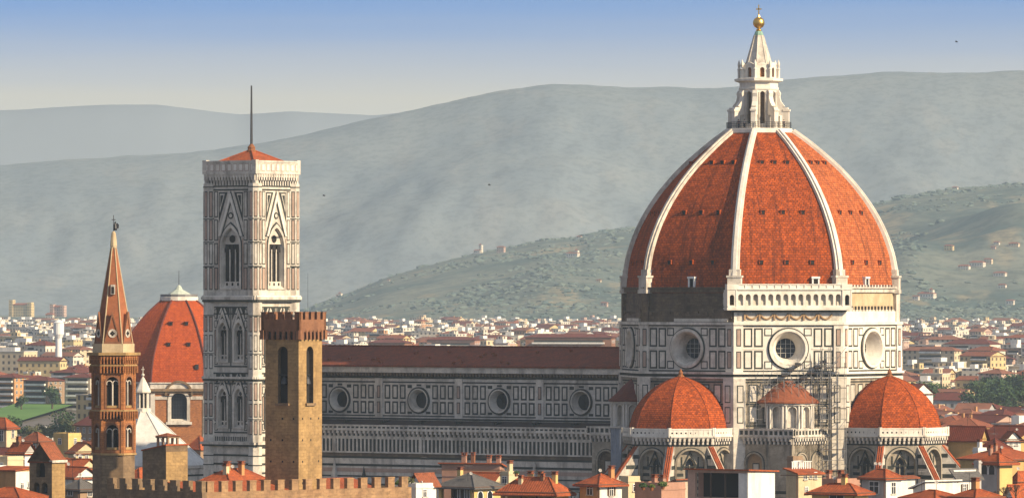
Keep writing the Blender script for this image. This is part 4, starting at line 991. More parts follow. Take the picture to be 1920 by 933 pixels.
for F, o, z0, zs in ops:
    x = MB(); x.reveal(F, o, ap, o, ap - .6, 'brick'); x.face(F, o, ap - .55, 'dark'); x.tube(F.p(0, z0, ap - .25), F.p(0, zs - .2, ap - .25), .11, None, 8, 'marble')
    for s in (-1, 1): x.band(F, arch(s * .44, zs - .3, zs - .1, .95, 4), arch(s * .44, zs - .3, zs - .1, .7, 4), ap - .4, ap - .2, 'marble')
    x.box(F, -.85, .85, z0, z0 + .35, ap - .5, ap - .1, 'gold_stone'); x.build('twin_window', sh)
b = MB(); SR0 = 2.75; z0s, z1s = 47.4, 61.4
b.lathe(HT, [(SR0, z0s), (.36, z1s)], 6, 'brick_dark', radians(HP + 30))
for k in range(6):
    e0, e1 = HT + dirv(HP + 30 + 60 * k) * SR0, HT + dirv(HP + 30 + 60 * k) * .36; b.tube((e0.x, e0.y, z0s), (e1.x, e1.y, z1s), .11, .08, 6, 'cream_stone')
sp = b.build('spire', hx)
x = MB(); x.lathe(HT, [(.42, 61.2), (.5, 61.5), (.4, 62.6), (.28, 63.4), (.1, 63.6)], 8, 'cream_stone'); x.build('finial', sp)
for F in HFr:
    x = MB(); A = ap - .35
    x.prism(F, [(-1.15, 47.5), (1.15, 47.5), (0, 51.7)], A - 1.5, A + .1, 'brick_dark'); x.band(F, [(-1.25, 47.4), (1.25, 47.4), (0, 52.0)], [(-1.0, 47.7), (1.0, 47.7), (0, 51.3)], A - .1, A + .2, 'red_brick')
    x.band(F, circle(0, 48.9, .62, 16), circle(0, 48.9, .5, 16), A, A + .18, 'marble')
    x.prism(F, circle(0, 48.9, .5, 16), A, A + .14, 'marble')
    for q in range(4): x.prism(F, circle(.2 * cos(q * pi / 2), 48.9 + .2 * sin(q * pi / 2), .17, 8), A, A + .17, 'dark')
    x.build('gable', sp)
x = MB(); x.box(HFr[1], -.3, .3, 54.5, 55.9, 1.15, 1.75, 'marble'); x.box(HFr[1], -.18, .18, 54.6, 55.6, 1.5, 1.8, 'dark'); x.build('spire_hatch', sp)
x = MB(); x.tube((HT.x, HT.y, 63.5), (HT.x, HT.y, 65.9), .06, .05, 5); x.box(Frame(HT, 0), -.28, .28, 65.2, 65.3, -.04, .04, 'metal')
F = Frame((HT.x + .28, HT.y, 0), 0)                         # angel-shaped vane: body, wing, head
x.lathe((HT.x + .24, HT.y), [(.22, 63.7), (.3, 64.0), (.2, 64.5), (.13, 64.7), (.15, 64.85), (.02, 65.0)], 8, 'metal'); x.prism(F, [(0, 63.9), (.42, 64.0), (.5, 64.5), (.25, 64.8), (0, 64.5)], -.06, .06, 'metal')
x.build('weathervane', hx)

# ------------------------------------------------------------------ red domed chapel behind
MD = 1700.0; MC = px(335.5, 933, MD); MC.z = 0
mc = thing('domed_chapel', MC, 'ochre chapel with plain red tiled dome and pale top, left of the bell tower', 'chapel')
tcd = degrees(atan2(-(335.5 - 960), FPX))
VA = [tcd - 22.5 + 45 * i for i in range(8)]
MPR = smooth_tab([(30.3, 19.4), (31.3, 19.3), (34.5, 18.7), (38.2, 17.2), (44.1, 13.4), (48.2, 9.9), (51.0, 6.8), (52.4, 5.0)], 4)
t = MB(); al = [0.0]
for (z0, r0), (z1, r1) in zip(MPR, MPR[1:]): al.append(al[-1] + sqrt((z1 - z0) ** 2 + (r1 - r0) ** 2))
MP_ = lambda a, r, z: Vector((MC.x, MC.y, z)) + dirv(a) * r
for i in range(8):
    A, B = VA[i], VA[(i + 1) % 8] + (360 if i == 7 else 0); hk = sin(radians(abs(B - A) / 2))
    for k in range(len(MPR) - 1):
        (z0, r0), (z1, r1) = MPR[k], MPR[k + 1]; h0, h1, o = r0 * hk, r1 * hk, i * 53.3
        t.poly([MP_(A, r0, z0), MP_(B, r0, z0), MP_(B, r1, z1), MP_(A, r1, z1)], 'chapel_tile', [(o - h0, al[k]), (o + h0, al[k]), (o + h1, al[k + 1]), (o - h1, al[k + 1])])
dm = t.build('dome', mc)
for a in VA:
    x = MB(); pts = [MP_(a, r + .1, z) for z, r in MPR]
    for p0, p1 in zip(pts, pts[1:]): x.tube(p0, p1, .28, .28, 6, 'tile_dark')
    x.build('rib', dm)
MF = Frame(MC, tcd)
for z, r, du in ((45.8, 11.2, 2.1), (40.2, 14.8, 2.7)):
    for s in (-1, 1): x = MB(); x.box(MF, s * du - .4, s * du + .4, z, z + .8, r - 1.5, r + .35, 'dark'); x.box(MF, s * du - .6, s * du + .6, z + .8, z + 1.0, r - 2, r + .6, 'tile_dark'); x.build('vent', dm)
x = MB(); x.box(MF, 4.4, 5.3, 34, 35.3, 15.5, 17.8, 'dark'); x.build('roof_hatch', dm)
x = MB(); x.lathe(MC, [(4.3, 51.9), (5.2, 52.4), (5.2, 53.3), (5.0, 53.4), (5.0, 53.45), (.5, 53.5)], 16, 'marble_clean'); x.lathe(MC, [(5.05, 53.4), (5.05, 54.1), (4.9, 54.1), (4.9, 53.4)], 16, 'grey_metal' if 'grey_metal' in M else 'steel')
x.lathe(MC, [(4.2, 53.4), (2.6, 54.5), (1.0, 55.4), (.6, 56.2), (.15, 56.6)], 8, 'pale_copper'); x.tube((MC.x, MC.y, 56), (MC.x, MC.y, 60.5), .12, .05, 5); x.build('lantern_platform', mc)
b = MB(); wl_ = []
for i in range(8):
    A, B = VA[i], VA[(i + 1) % 8] + (360 if i == 7 else 0); ph = (A + B) / 2; half = radians((B - A) / 2); F = Frame(MC, ph); rr = 19.9; a_ = rr * cos(half); h_ = rr * sin(half)
    if abs(B - A) > 40:
        o = arch(0, 20.3, 25.6, 4.4, 8); b.holed(F, -h_, h_, 15, 27.6, o, a_, 'brick'); wl_.append((F, o, a_))
        b.band(F, arch(0, 19.6, 25.6, 6.0, 8), o, a_ - .1, a_ + .3, 'marble'); b.rect(F, -h_, h_, 0, 15, a_, 'brick'); b.box(F, -3.5, 3.5, 19.2, 19.9, a_ - .3, a_ + .8, 'marble')
        for s in (-1, 1): b.box(F, *sorted((s * (h_ - 1.2), s * h_)), 8, 27.6, a_ - .3, a_ + .2, 'marble')
        b.band(F, arch(0, 27.0, 27.2, 7.6, 8), arch(0, 27, 27.2, 6.4, 8), a_ - .2, a_ + .7, 'brown_stone')
    else:
        b.rect(F, -h_, h_, 0, 27.6, a_, 'brick')
        for s in (-1, 1): b.box(F, *sorted((s * (h_ - .9), s * h_)), 8, 27.6, a_ - .3, a_ + .2, 'marble')
    for z, h, n, m2 in ((25.9, .9, .25, 'marble'), (27.6, .5, .5, 'brown_stone'), (28.1, .7, .95, 'brown_stone'), (28.8, 1.7, .25, 'marble'), (30.2, .3, .6, 'marble')):
        if m2 == 'marble' and z < 27 and abs(B - A) > 40:
            for s in (-1, 1): b.box(F, *sorted((s * 3.1, s * h_)), z, z + h, a_ - .5, a_ + n, m2)
        else: b.box(F, -h_ - n * .3, h_ + n * .3, z, z + h, a_ - 1, a_ + n, m2)
cw = b.build('wall', mc)
for F, o, a_ in wl_:
    x = MB(); x.reveal(F, o, a_, scaled(o, .93), a_ - .9, 'marble'); x.face(F, scaled(o, .95), a_ - .85, 'glass')
    for j in range(-2, 3): x.tube(F.p(j * .75, 20.6, a_ - .8), F.p(j * .75, 27.2, a_ - .8), .06, None, 4, 'metal')
    for j in range(6): x.tube(F.p(-2, 21.3 + j, a_ - .8), F.p(2, 21.3 + j, a_ - .8), .06, None, 4, 'metal')
    x.build('arched_window', cw)

# ------------------------------------------------------------------ white pyramid roof of the baptistery
BD = 1345.0; BC = px(268, 933, BD); BC.z = 0
bp = thing('baptistery', BC, 'octagonal baptistery with a white pyramid roof and small white lantern, beside the spired tower', 'baptistery')
b = MB(); b.lathe(BC, [(14.0, 0), (14.0, 17.0), (14.5, 17.2), (14.5, 17.8)], 8, 'marble', radians(PS + 22.5))
for i in range(8):
    F = Frame(BC, PS + 45 * i); a_ = 14 * cos(pi / 8)
    for z in (8, 12, 15.5): b.box(F, -5.3, 5.3, z, z + .4, a_ - .2, a_ + .06, 'green')
b.build('wall', bp)
b = MB(); b.lathe(BC, [(14.6, 17.8), (1.2, 29.4)], 8, 'lead', radians(PS + 22.5))
for i in range(8):
    e0, e1 = BC + dirv(PS + 22.5 + 45 * i) * 14.6, BC + dirv(PS + 22.5 + 45 * i) * 1.2; b.tube((e0.x, e0.y, 17.85), (e1.x, e1.y, 29.45), .16, .16, 5, 'lead')
b.build('roof', bp)
b = MB(); b.lathe(BC, [(1.7, 29.0), (1.7, 29.8), (1.4, 29.9)], 8, 'marble_clean')
for i in range(8): e = BC + dirv(PS + 45 * i) * 1.15; b.tube((e.x, e.y, 29.8), (e.x, e.y, 33.2), .17, .15, 6, 'marble_clean')
b.lathe(BC, [(.7, 29.8), (.7, 33.2)], 8, 'dark'); b.lathe(BC, [(1.45, 33.1), (1.7, 33.3), (1.65, 33.7), (1.2, 34.6), (.5, 36.0), (.15, 36.6)], 8, 'marble_clean'); b.sphere((BC.x, BC.y, 37.0), .35, 'marble_clean', 8, 6); b.tube((BC.x, BC.y, 37.2), (BC.x, BC.y, 38.8), .09, None, 5, 'marble_clean'); b.box(Frame(BC, 0), -.35, .35, 38.1, 38.25, -.06, .06, 'marble_clean')
b.build('lantern', bp)
# ------------------------------------------------------------------ roofs and houses in front
def roof_poly(mb, F, pts, mat, a, b):     # UV: u along direction a->b
    A, B = Vector(pts[a]), Vector(pts[b]); U = (B - A).normalized(); o = A
    n = (Vector(pts[1]) - Vector(pts[0])).cross(Vector(pts[2]) - Vector(pts[0])).normalized(); V = n.cross(U)
    mb.poly(pts, mat, [((Vector(p) - o).dot(U), (Vector(p) - o).dot(V)) for p in pts])
def make_roof(mb, F, u0, u1, n0, n1, z, kind, rise, mat, wallmat, ov=.55, th=.22, axis=None):
    """roof over u0..u1, n0..n1 (n1 nearest); kind: hip, gable, shed_back, shed_left, shed_right, flat"""
    a0, a1, b0, b1 = u0 - ov, u1 + ov, n0 - ov, n1 + ov; W, D = u1 - u0, n1 - n0
    zl = z - rise * ov / (min(W, D) / 2) * .6
    P = lambda u, n, zz: F.p(u, zz, n)
    if kind == 'flat':
        mb.box(F, u0 - .1, u1 + .1, z, z + .25, n0 - .1, n1 + .1, wallmat)
        for q in ((u0, u1, n1 - .25, n1), (u0, u1, n0, n0 + .25), (u0, u0 + .25, n0 + .25, n1 - .25), (u1 - .25, u1, n0 + .25, n1 - .25)): mb.box(F, q[0], q[1], z + .25, z + .25 + rise, q[2], q[3], wallmat)
        return
    if kind.startswith('shed'):
        zz = {'shed_back': (z, z, z + rise, z + rise), 'shed_front': (z + rise, z + rise, z, z), 'shed_left': (z, z + rise, z + rise, z), 'shed_right': (z + rise, z, z, z + rise)}[kind]
        c = [(a0, b1), (a1, b1), (a1, b0), (a0, b0)]
        top = [P(c[i][0], c[i][1], zz[i] + th) for i in range(4)]; bot = [P(c[i][0], c[i][1], zz[i]) for i in range(4)]
        roof_poly(mb, F, top, mat, 0, 1); mb.poly(bot[::-1], 'wood')
        for i in range(4): j = (i + 1) % 4; mb.poly([bot[i], bot[j], top[j], top[i]], mat)
        w = [(u0, n1), (u1, n1), (u1, n0), (u0, n0)]
        for i in range(4): j = (i + 1) % 4; mb.poly([P(*w[i], z - .05), P(*w[j], z - .05), P(*w[j], zz[j]), P(*w[i], zz[i])], wallmat)
        return
    axis = axis or ('u' if W >= D else 'n')
    e = [P(a0, b1, zl), P(a1, b1, zl), P(a1, b0, zl), P(a0, b0, zl)]
    mb.box(F, a0 + .02, a1 - .02, zl - th, zl - .01, b0 + .02, b1 - .02, 'wood')
    for i in range(4): j = (i + 1) % 4; mb.poly([e[i] - Vector((0, 0, th * .8)), e[j] - Vector((0, 0, th * .8)), e[j], e[i]], mat)
    mu, mn = (u0 + u1) / 2, (n0 + n1) / 2; zt = z + rise
    if kind == 'hip':
        if axis == 'u': h = min(D / 2 + ov, (a1 - a0) / 2 - .05); r0, r1 = P(a0 + h, mn, zt), P(a1 - h, mn, zt); polys = [([e[0], e[1], r1, r0], 0, 1), ([e[1], e[2], r1], 0, 1), ([e[2], e[3], r0, r1], 0, 1), ([e[3], e[0], r0], 0, 1)]
        else: h = min(W / 2 + ov, (b1 - b0) / 2 - .05); r0, r1 = P(mu, b1 - h, zt), P(mu, b0 + h, zt); polys = [([e[0], e[1], r0], 0, 1), ([e[1], e[2], r1, r0], 0, 1), ([e[2], e[3], r1], 0, 1), ([e[3], e[0], r0, r1], 0, 1)]
        for p, a, b in polys: roof_poly(mb, F, p, mat, a, b)
        mb.tube(r0, r1, .13, None, 5, mat)
        for c, r in ((e[0], r0), (e[1], r1 if axis == 'u' else r0), (e[2], r1), (e[3], r0 if axis == 'u' else r1)): mb.tube(c, r, .12, None, 5, mat)
    else:
        if axis == 'u':
            r0, r1 = P(a0, mn, zt), P(a1, mn, zt); roof_poly(mb, F, [e[0], e[1], r1, r0], mat, 0, 1); roof_poly(mb, F, [e[2], e[3], r0, r1], mat, 0, 1)
            g = [[P(u, n1, z - .3), P(u, mn, zt - .12), P(u, n0, z - .3)] for u in (u0, u1)]
        else:
            r0, r1 = P(mu, b1, zt), P(mu, b0, zt); roof_poly(mb, F, [e[1], e[2], r1, r0], mat, 0, 1); roof_poly(mb, F, [e[3], e[0], r0, r1], mat, 0, 1)
            g = [[P(u0, n, z - .3), P(mu, n, zt - .12), P(u1, n, z - .3)] for n in (n0, n1)]
        for q in g: mb.poly(q, wallmat)
        mb.tube(r0, r1, .14, None, 5, mat)
class House: pass
def win_mesh(F, u, z0, z1, w, style='plain', frame='white', nn=0.0):
    x = MB(); h = w / 2
    if style == 'arch':
        o = arch(u, z0, z1 - h, w, 5); x.band(F, arch(u, z0, z1 - h, w + .3, 5), o, nn - .05, nn + .08, frame); x.face(F, o, nn + .012, 'glass')
        return x
    x.rect(F, u - h, u + h, z0, z1, nn + .015, 'glass')
    for q in ((u - h - .1, u - h, z0, z1), (u + h, u + h + .1, z0, z1), (u - h - .1, u + h + .1, z1, z1 + .12), (u - .04, u + .04, z0, z1), (u - h, u - .04, (z0 + z1) / 2 + .2, (z0 + z1) / 2 + .27), (u + .04, u + h, (z0 + z1) / 2 + .2, (z0 + z1) / 2 + .27)):
        x.box(F, q[0], q[1], q[2], q[3], nn - .05, nn + .06, frame)
    x.box(F, u - h - .2, u + h + .2, z0 - .15, z0, nn - .05, nn + .2, 'marble')
    if style == 'shutter':
        for s in (-1, 1): x.box(F, *sorted((u + s * (h + .12), u + s * (h + .12 + w * .55))), z0, z1, nn - .02, nn + .07, 'wood')
    return x
def chimney(parent, P, h=1.3, w=.6, mat='pl_orange', F=None):
    x = MB(); F2 = Frame((P.x, P.y, P.z), F.phi if F else -33)
    x.box(F2, -w / 2, w / 2, -1.2, h, -w / 2, w / 2, mat); x.box(F2, -w * .65, w * .65, h, h + .12, -w * .65, w * .65, 'tile_old')
    for s in (-1, 1): x.box(F2, *sorted((s * w * .25, s * w * .5)), h + .12, h + .4, -w * .45, w * .45, 'tile_old')
    x.box(F2, -w * .7, w * .7, h + .4, h + .5, -w * .6, w * .6, 'tile_old'); x.build('chimney', parent)
def aerial(parent, P, h=2.6):
    x = MB(); x.tube(P - Vector((0, 0, .5)), P + Vector((0, 0, h)), .035, None, 4)
    a = random.uniform(0, pi); e = Vector((cos(a), sin(a), 0))
    x.tube(P + Vector((0, 0, h - .1)) - e * .9, P + Vector((0, 0, h - .1)) + e * .6, .03, None, 4)
    for k in range(4): q = P + Vector((0, 0, h - .1)) + e * (-.7 + k * .4); s = Vector((-e.y, e.x, 0)) * .4; x.tube(q - s, q + s, .02, None, 3)
    x.build('aerial', parent)
def dish(parent, P):
    x = MB(); x.tube(P - Vector((0, 0, .4)), P + Vector((0, 0, .5)), .04, None, 4); c = P + Vector((0, -.1, .7)); d_ = Vector((.3, -.9, .35)).normalized(); a = d_.orthogonal().normalized(); b = d_.cross(a)
    R = [[c + d_ * off + (a * cos(t * pi / 5) + b * sin(t * pi / 5)) * r for t in range(10)] for r, off in ((.03, -.08), (.17, -.05), (.28, .0))]
    x.rings(R, 'pl_grey'); x.tube(c, c + d_ * .4, .02, None, 3); x.build('satellite_dish', parent)
def house(name, label, cat, xl, xc, xr, ye, d, wall='pl_cream', tilem='tile', roof='hip', rise=2.0, theta=35.0, wins=(), chim=(), aer=(), ov=.55, axis=None, group=None, wall2=None, recess=None, dishes=()):
    s = FPX / d; theta += 5; tcd_ = degrees(atan2(-(xc - 960), FPX)); th = radians(theta)
    K = px(xc, ye, d); w = (xc - xl) / s / cos(th); dp = (xr - xc) / s / sin(th); F = Frame((K.x, K.y, 0), tcd_ - theta); FR = F.turn(90)
    h = thing(name, (K.x, K.y, 0), label, cat, group); z = K.z; b = MB()
    if recess:                               # open loggia below the eaves on the left face
        zb, m0, m1 = recess; zb = CAMZ - (zb - HOR) / s
        b.box(F, -w, 0, 0, zb, -dp, 0, wall); b.box(F, -w, 0, zb, z, -dp, -min(3.0, dp * .5), wall); b.box(F, -w, -w + m0, zb, z, -.6, 0, wall); b.box(F, -m1, 0, zb, z, -min(3.0, dp * .5), 0, wall2 or wall)
        b.box(F, -w + m0, -m1, zb, z, -2.8, -2.4, 'dark')
        for k in range(1, 3): u = -w + m0 + (w - m0 - m1) * k / 3; b.box(F, u - .1, u + .1, zb, z, -.5, -.25, 'wood')
    else: b.box(F, -w, 0, 0, z, -dp, 0, wall)
    if wall2: b.box(F, 0, .03, 0, z - .02, -dp + .02, -.02, wall2)
    wo = b.build('wall', h)
    for q in wins:
        side, wx, y0, y1, wpx = q[:5]; style = q[5] if len(q) > 5 else 'plain'
        if side == 'L': win_mesh(F, (wx - xc) / s / cos(th), CAMZ - (y1 - HOR) / s, CAMZ - (y0 - HOR) / s, wpx / s / cos(th), style).build('window', wo)
        else: win_mesh(FR, (wx - xc) / s / sin(th), CAMZ - (y1 - HOR) / s, CAMZ - (y0 - HOR) / s, wpx / s / sin(th), style, 'white', .03).build('window', wo)
    b = MB(); make_roof(b, F, -w, 0, -dp, 0, z, roof, rise, tilem, wall, ov, axis=axis); ro = b.build('roof', h)
    for cx_, cn in chim: chimney(ro, F.p(-w + w * cx_, z + (rise * .5 if roof != 'flat' else .3), -dp * cn), 1.5, .7, wall, F)
    for cx_, cn in aer: aerial(ro, F.p(-w + w * cx_, z + (rise * .8 if roof != 'flat' else .3), -dp * cn), random.uniform(2.2, 3.4))
    for cx_, cn in dishes: dish(ro, F.p(-w + w * cx_, z + rise * .7, -dp * cn))
    h['_z'] = z; o = House(); o.h, o.F, o.FR, o.w, o.dp, o.z, o.wall, o.roof, o.s = h, F, FR, w, dp, z, wo, ro, s
    del h['_z']
    return o
L, Rr = 'L', 'R'
# ---- right of the palace, left to right
A1 = house('house', 'low white house with a leafy roof terrace at the end of the battlements', 'house', 738, 780, 812, 915, 900, 'pl_white', 'tile', 'flat', .5, 38, wins=[(L, 752, 918, 930, 8), (Rr, 796, 918, 931, 6)])
A2 = house('house', 'small white gabled house with one dark door behind the leafy roof terrace', 'house', 772, 790, 818, 905, 925, 'pl_white', 'tile_old', 'gable', 1.4, 40, axis='n', wins=[(L, 787, 902, 918, 8)], aer=[(.5, .5)])
A3 = house('house', 'long pinkish building with a thin red roof edge in front of the nave wall', 'house', 828, 937, 948, 879, 1085, 'pl_rose', 'tile', 'shed_front', .9, 14, aer=[(.3, .4), (.72, .5)], chim=[(.78, .4), (.93, .5)])
A4 = house('house', 'yellow house with dark loggia on its left and a grey hipped roof', 'house', 822, 889, 940, 911, 1000, 'pl_yellow', 'tile_grey', 'hip', 1.9, 36, recess=(936, .6, .8), wins=[(Rr, 900, 921, 936, 9, 'arch'), (Rr, 918, 921, 936, 9, 'arch')], chim=[(.15, .6)], ov=.8)
A4b = house('house', 'orange roofed back wing between the grey hipped roof and the cream turret', 'house', 878, 925, 945, 902, 1020, 'pl_cream', 'tile', 'gable', 1.4, 30, axis='u')
A5 = house('roof_turret', 'small cream roof turret with a pale panel and a satellite dish', 'turret', 938, 954, 971, 889, 1010, 'pl_cream', 'pl_cream', 'flat', .3, 45, wins=[(L, 946, 893, 905, 8)], chim=[(.7, .4)], dishes=[(.4, .2)], aer=[(.2, .8)])
A6 = house('house', 'wide low house with a broad orange hipped roof over a dark open loggia', 'house', 938, 1040, 1066, 921, 960, 'pl_yellow', 'tile', 'hip', 2.1, 24, recess=(940, .5, .5), chim=[(.55, .75), (.35, .8), (.85, .6)], ov=.9, aer=[(.45, .8)])
A7 = house('house', 'house with an orange left wall, white right wall and a low pyramid roof', 'house', 1087, 1124, 1166, 906, 960, 'pl_orange', 'tile', 'hip', 1.4, 43, wall2='pl_white', wins=[(L, 1106, 909, 927, 10), (Rr, 1146, 911, 929, 6, 'shutter')], ov=.8, chim=[(.7, .8)])
A8 = house('house', 'cream terrace house with a low parapet just right of the low pyramid roof', 'house', 1164, 1178, 1200, 903, 1000, 'pl_cream', 'tile', 'flat', .7, 45, wins=[(Rr, 1190, 908, 920, 6)])
A9 = house('house', 'low rose house with plants on its flat terrace below the left tribune', 'house', 1190, 1240, 1285, 918, 960, 'pl_rose', 'tile_old', 'flat', .9, 40, aer=[(.4, .5)], chim=[(.3, .5), (.75, .35)])
A9b = house('house', 'small house with an old brown shed roof beside the glazed roof room', 'house', 1246, 1268, 1290, 910, 985, 'pl_beige', 'tile_old', 'shed_left', .9, 40)
A10 = house('house', 'big roof room with wide dark glazing and a sunlit white side wall', 'house', 1289, 1402, 1453, 886, 930, 'pl_pink', 'tile', 'shed_front', .35, 26, recess=(933, 1.3, 1.6), wall2='pl_white', ov=.5, axis='u')
A11 = house('house', 'yellow tall house with three small windows under a sloping red roof', 'house', 1474, 1497, 1541, 889, 980, 'pl_cream', 'tile', 'shed_right', .8, 45, wins=[(Rr, 1510, 889, 898, 5), (Rr, 1520, 888, 896, 3.5), (Rr, 1529, 886, 897, 4), (Rr, 1512, 913, 925, 5)], ov=.4)
A12 = house('roof_turret', 'white roof turret with a brown chimney wall above the tall yellow house', 'turret', 1476, 1487, 1505, 862, 995, 'pl_brown', 'pl_white', 'flat', .4, 42, wall2='pl_white', wins=[(Rr, 1496, 865, 875, 5)])
A13 = house('house', 'low yellow house with an orange roof and one dark opening at the bottom edge', 'house', 1522, 1604, 1628, 922, 900, 'pl_yellow', 'tile', 'hip', 1.15, 24, wins=[(L, 1569, 924, 938, 26)], ov=.8, axis='u', chim=[(.6, .5)])
A13b = house('house', 'low terrace house with pale railings behind the low yellow house', 'house', 1524, 1570, 1612, 909, 990, 'pl_rose', 'tile_old', 'flat', .8, 40, chim=[(.3, .4), (.6, .6)])
A14 = house('house', 'grey and white house with a dark barred window and small red hipped roof', 'house', 1616, 1661, 1690, 894, 950, 'pl_grey', 'tile', 'hip', 1.15, 40, wall2='pl_white', wins=[(L, 1639, 903, 925, 17), (Rr, 1675, 904, 925, 7)], ov=.55)
A14b = house('house', 'white annexe with a plain wall attached to the grey and white house', 'house', 1686, 1690, 1716, 897, 955, 'pl_white', 'tile_old', 'shed_right', .3, 45)
A15 = house('house', 'long low white wall house with a sloping parapet below the right tribune', 'house', 1712, 1735, 1795, 917, 940, 'pl_white', 'pl_white', 'shed_left', 1.2, 42, wall2='pl_white')
A16 = house('house', 'white house with one shuttered window and a dark grey sloping roof', 'house', 1788, 1794, 1836, 900, 960, 'pl_white', 'tile_grey', 'shed_right', 1.6, 45, wins=[(Rr, 1808, 907, 924, 5, 'shutter')])
A17 = house('house', 'tower house with two arched windows on its grey side and a yellow lit side', 'tower house', 1838, 1874, 1898, 864, 980, 'pl_grey', 'tile', 'hip', 1.15, 40, wall2='pl_yellow', wins=[(L, 1846, 871, 889, 11, 'arch'), (L, 1860, 871, 889, 11, 'arch')], ov=.9)
A17b = house('wall_pier', 'pale grey chimney pier standing left of the tower house', 'pier', 1826, 1835, 1840, 868, 965, 'pl_grey', 'pl_grey', 'flat', .2, 35)
A18 = house('house', 'low house with a broad orange roof at the bottom edge below the right tribune', 'house', 1696, 1755, 1800, 932, 850, 'pl_orange', 'tile', 'hip', .9, 40, ov=.7)
A19 = house('house', 'low house with a rounded orange roof at the bottom edge under the tower house', 'house', 1788, 1830, 1872, 930, 845, 'pl_orange', 'tile', 'hip', 1.0, 42, ov=.7, chim=[(.5, .5)])
A20 = house('house', 'white house with bright red roof at the right edge beside the tower house', 'house', 1896, 1908, 1960, 901, 1010, 'pl_white', 'tile', 'hip', 1.5, 42, wins=[(Rr, 1915, 904, 917, 6)])
A21 = house('house', 'broad bright orange roof at the right edge behind the tower house', 'house', 1800, 1880, 1960, 860, 1130, 'pl_ochre', 'tile', 'hip', 1.9, 38)
A22 = house('house', 'yellow building with plain upper wall and dark red roof right of the tribune', 'house', 1778, 1838, 1850, 821, 1230, 'pl_ochre', 'tile_dark', 'gable', 2.3, 20, axis='u', aer=[(.5, .5)])
A23 = house('house', 'long dark red roof with a skylight running to the right edge', 'house', 1834, 1905, 1970, 824, 1260, 'pl_ochre', 'tile_dark', 'gable', 2.6, 30, axis='u')
A24 = house('house', 'small white gabled house with two windows near the right edge', 'house', 1878, 1888, 1914, 822, 1190, 'pl_white', 'tile_old', 'gable', 1.4, 62, axis='u', wins=[(Rr, 1896, 827, 834, 4), (Rr, 1906, 827, 834, 4)])
A25 = house('house', 'low reddish house between the yellow building and the white gabled house', 'house', 1838, 1868, 1892, 838, 1180, 'pl_rose', 'tile_dark', 'hip', 1.6, 35)
A26 = house('house', 'white house with small dome-like chimney under the white gabled house', 'house', 1824, 1834, 1850, 846, 1150, 'pl_white', 'tile_old', 'flat', .5, 40, chim=[(.5, .5)])
A27 = house('house', 'row of red roof and pale windows at the bottom right corner', 'house', 1888, 1900, 1970, 925, 930, 'pl_white', 'tile', 'gable', 1.3, 50, axis='n', wins=[(Rr, 1907, 927, 934, 4), (Rr, 1916, 926, 934, 4)])
# skylights, vents and dishes on the nearer roofs
RK = random.Random(31)
def clutter(o, n=2):
    for _ in range(n):
        k = RK.random(); u = -o.w * RK.uniform(.25, .75); nn = -o.dp * RK.uniform(.15, .5)
        if k < .35: dish(o.roof, o.F.p(u, o.z + 1.3, nn))
        elif k < .7: aerial(o.roof, o.F.p(u, o.z + 1.2, nn), RK.uniform(1.8, 3.2))
        else: chimney(o.roof, o.F.p(u, o.z + 1.0, nn), RK.uniform(.8, 1.5), RK.uniform(.45, .8), RK.choice(['pl_orange', 'pl_cream', 'pl_rose', 'red_brick']), o.F)
    x = MB(); e = .62
    x.tube(o.F.p(-o.w - e, o.z - .12, e), o.F.p(e, o.z - .12, e), .07, None, 6, 'copper_gutter'); x.tube(o.F.p(e, o.z - .12, e), o.F.p(e, o.z - .12, -o.dp - e), .07, None, 6, 'copper_gutter')
    x.tube(o.F.p(-.25, o.z - .2, .12), o.F.p(-.25, 4, .12), .06, None, 6, 'copper_gutter'); x.build('gutter', o.roof)
M['copper_gutter'] = plain('copper_gutter', (.16, .09, .06), .6, .2)
for o, n in ((A4, 2), (A6, 3), (A7, 2), (A11, 1), (A13, 2), (A14, 2), (A17, 2), (A18, 2), (A19, 2), (A20, 1), (A21, 2), (A3, 2), (A23, 2), (A24, 1)): clutter(o, n)
# ---- left part
B1 = house('house', 'small brown stone tower house with a tiled right half beside the spired tower', 'tower house', 267, 311, 352, 846, 935, 'brown_stone', 'tile', 'shed_left', .9, 43, ov=.15, wall2='gold_stone')  # paler stone on the right wall puts its sunlight into the colour
x = MB(); Fq = B1.F.turn(0, -B1.w * .42, -1.2)                            # open roof lantern on it
for uu in (-1.2, -.1, 1.0):
    x.box(Fq, uu, uu + .3, B1.z - .2, B1.z + 2.0, -.3, 0, 'pl_brown'); x.box(Fq, uu, uu + .3, B1.z - .2, B1.z + 2.0, -2.2, -1.9, 'pl_brown')
x.box(Fq, -1.3, 1.4, B1.z + 2.0, B1.z + 2.25, -2.4, .15, 'brown_stone'); x.poly([Fq.p(-1.5, B1.z + 2.25, .3), Fq.p(1.6, B1.z + 2.25, .3), Fq.p(.05, B1.z + 2.75, -1)], 'tile_old'); x.poly([Fq.p(1.6, B1.z + 2.25, .3), Fq.p(1.6, B1.z + 2.25, -2.5), Fq.p(.05, B1.z + 2.75, -1)], 'tile_old')
x.build('roof_loggia', B1.h)
B2 = house('house', 'house with a bright orange roof and white gable wall behind the bell gable', 'house', 18, 46, 66, 846, 1120, 'pl_grey', 'tile', 'gable', 1.5, 40, axis='u', wall2='pl_white', wins=[(L, 33, 850, 862, 7)])
B3 = house('house', 'cream house with dark windows at the left edge above the lawn-side roofs', 'house', -30, 12, 32, 800, 1500, 'pl_cream', 'tile', 'hip', 2.2, 35, wins=[(L, 3, 806, 826, 6), (Rr, 24, 806, 820, 4)])
B4 = house('house', 'yellow house with flat pale parapet left of the spired tower', 'house', 100, 128, 152, 818, 1450, 'pl_yellow', 'tile_old', 'flat', .6, 40, wins=[(L, 112, 822, 832, 5), (Rr, 141, 822, 832, 4)])
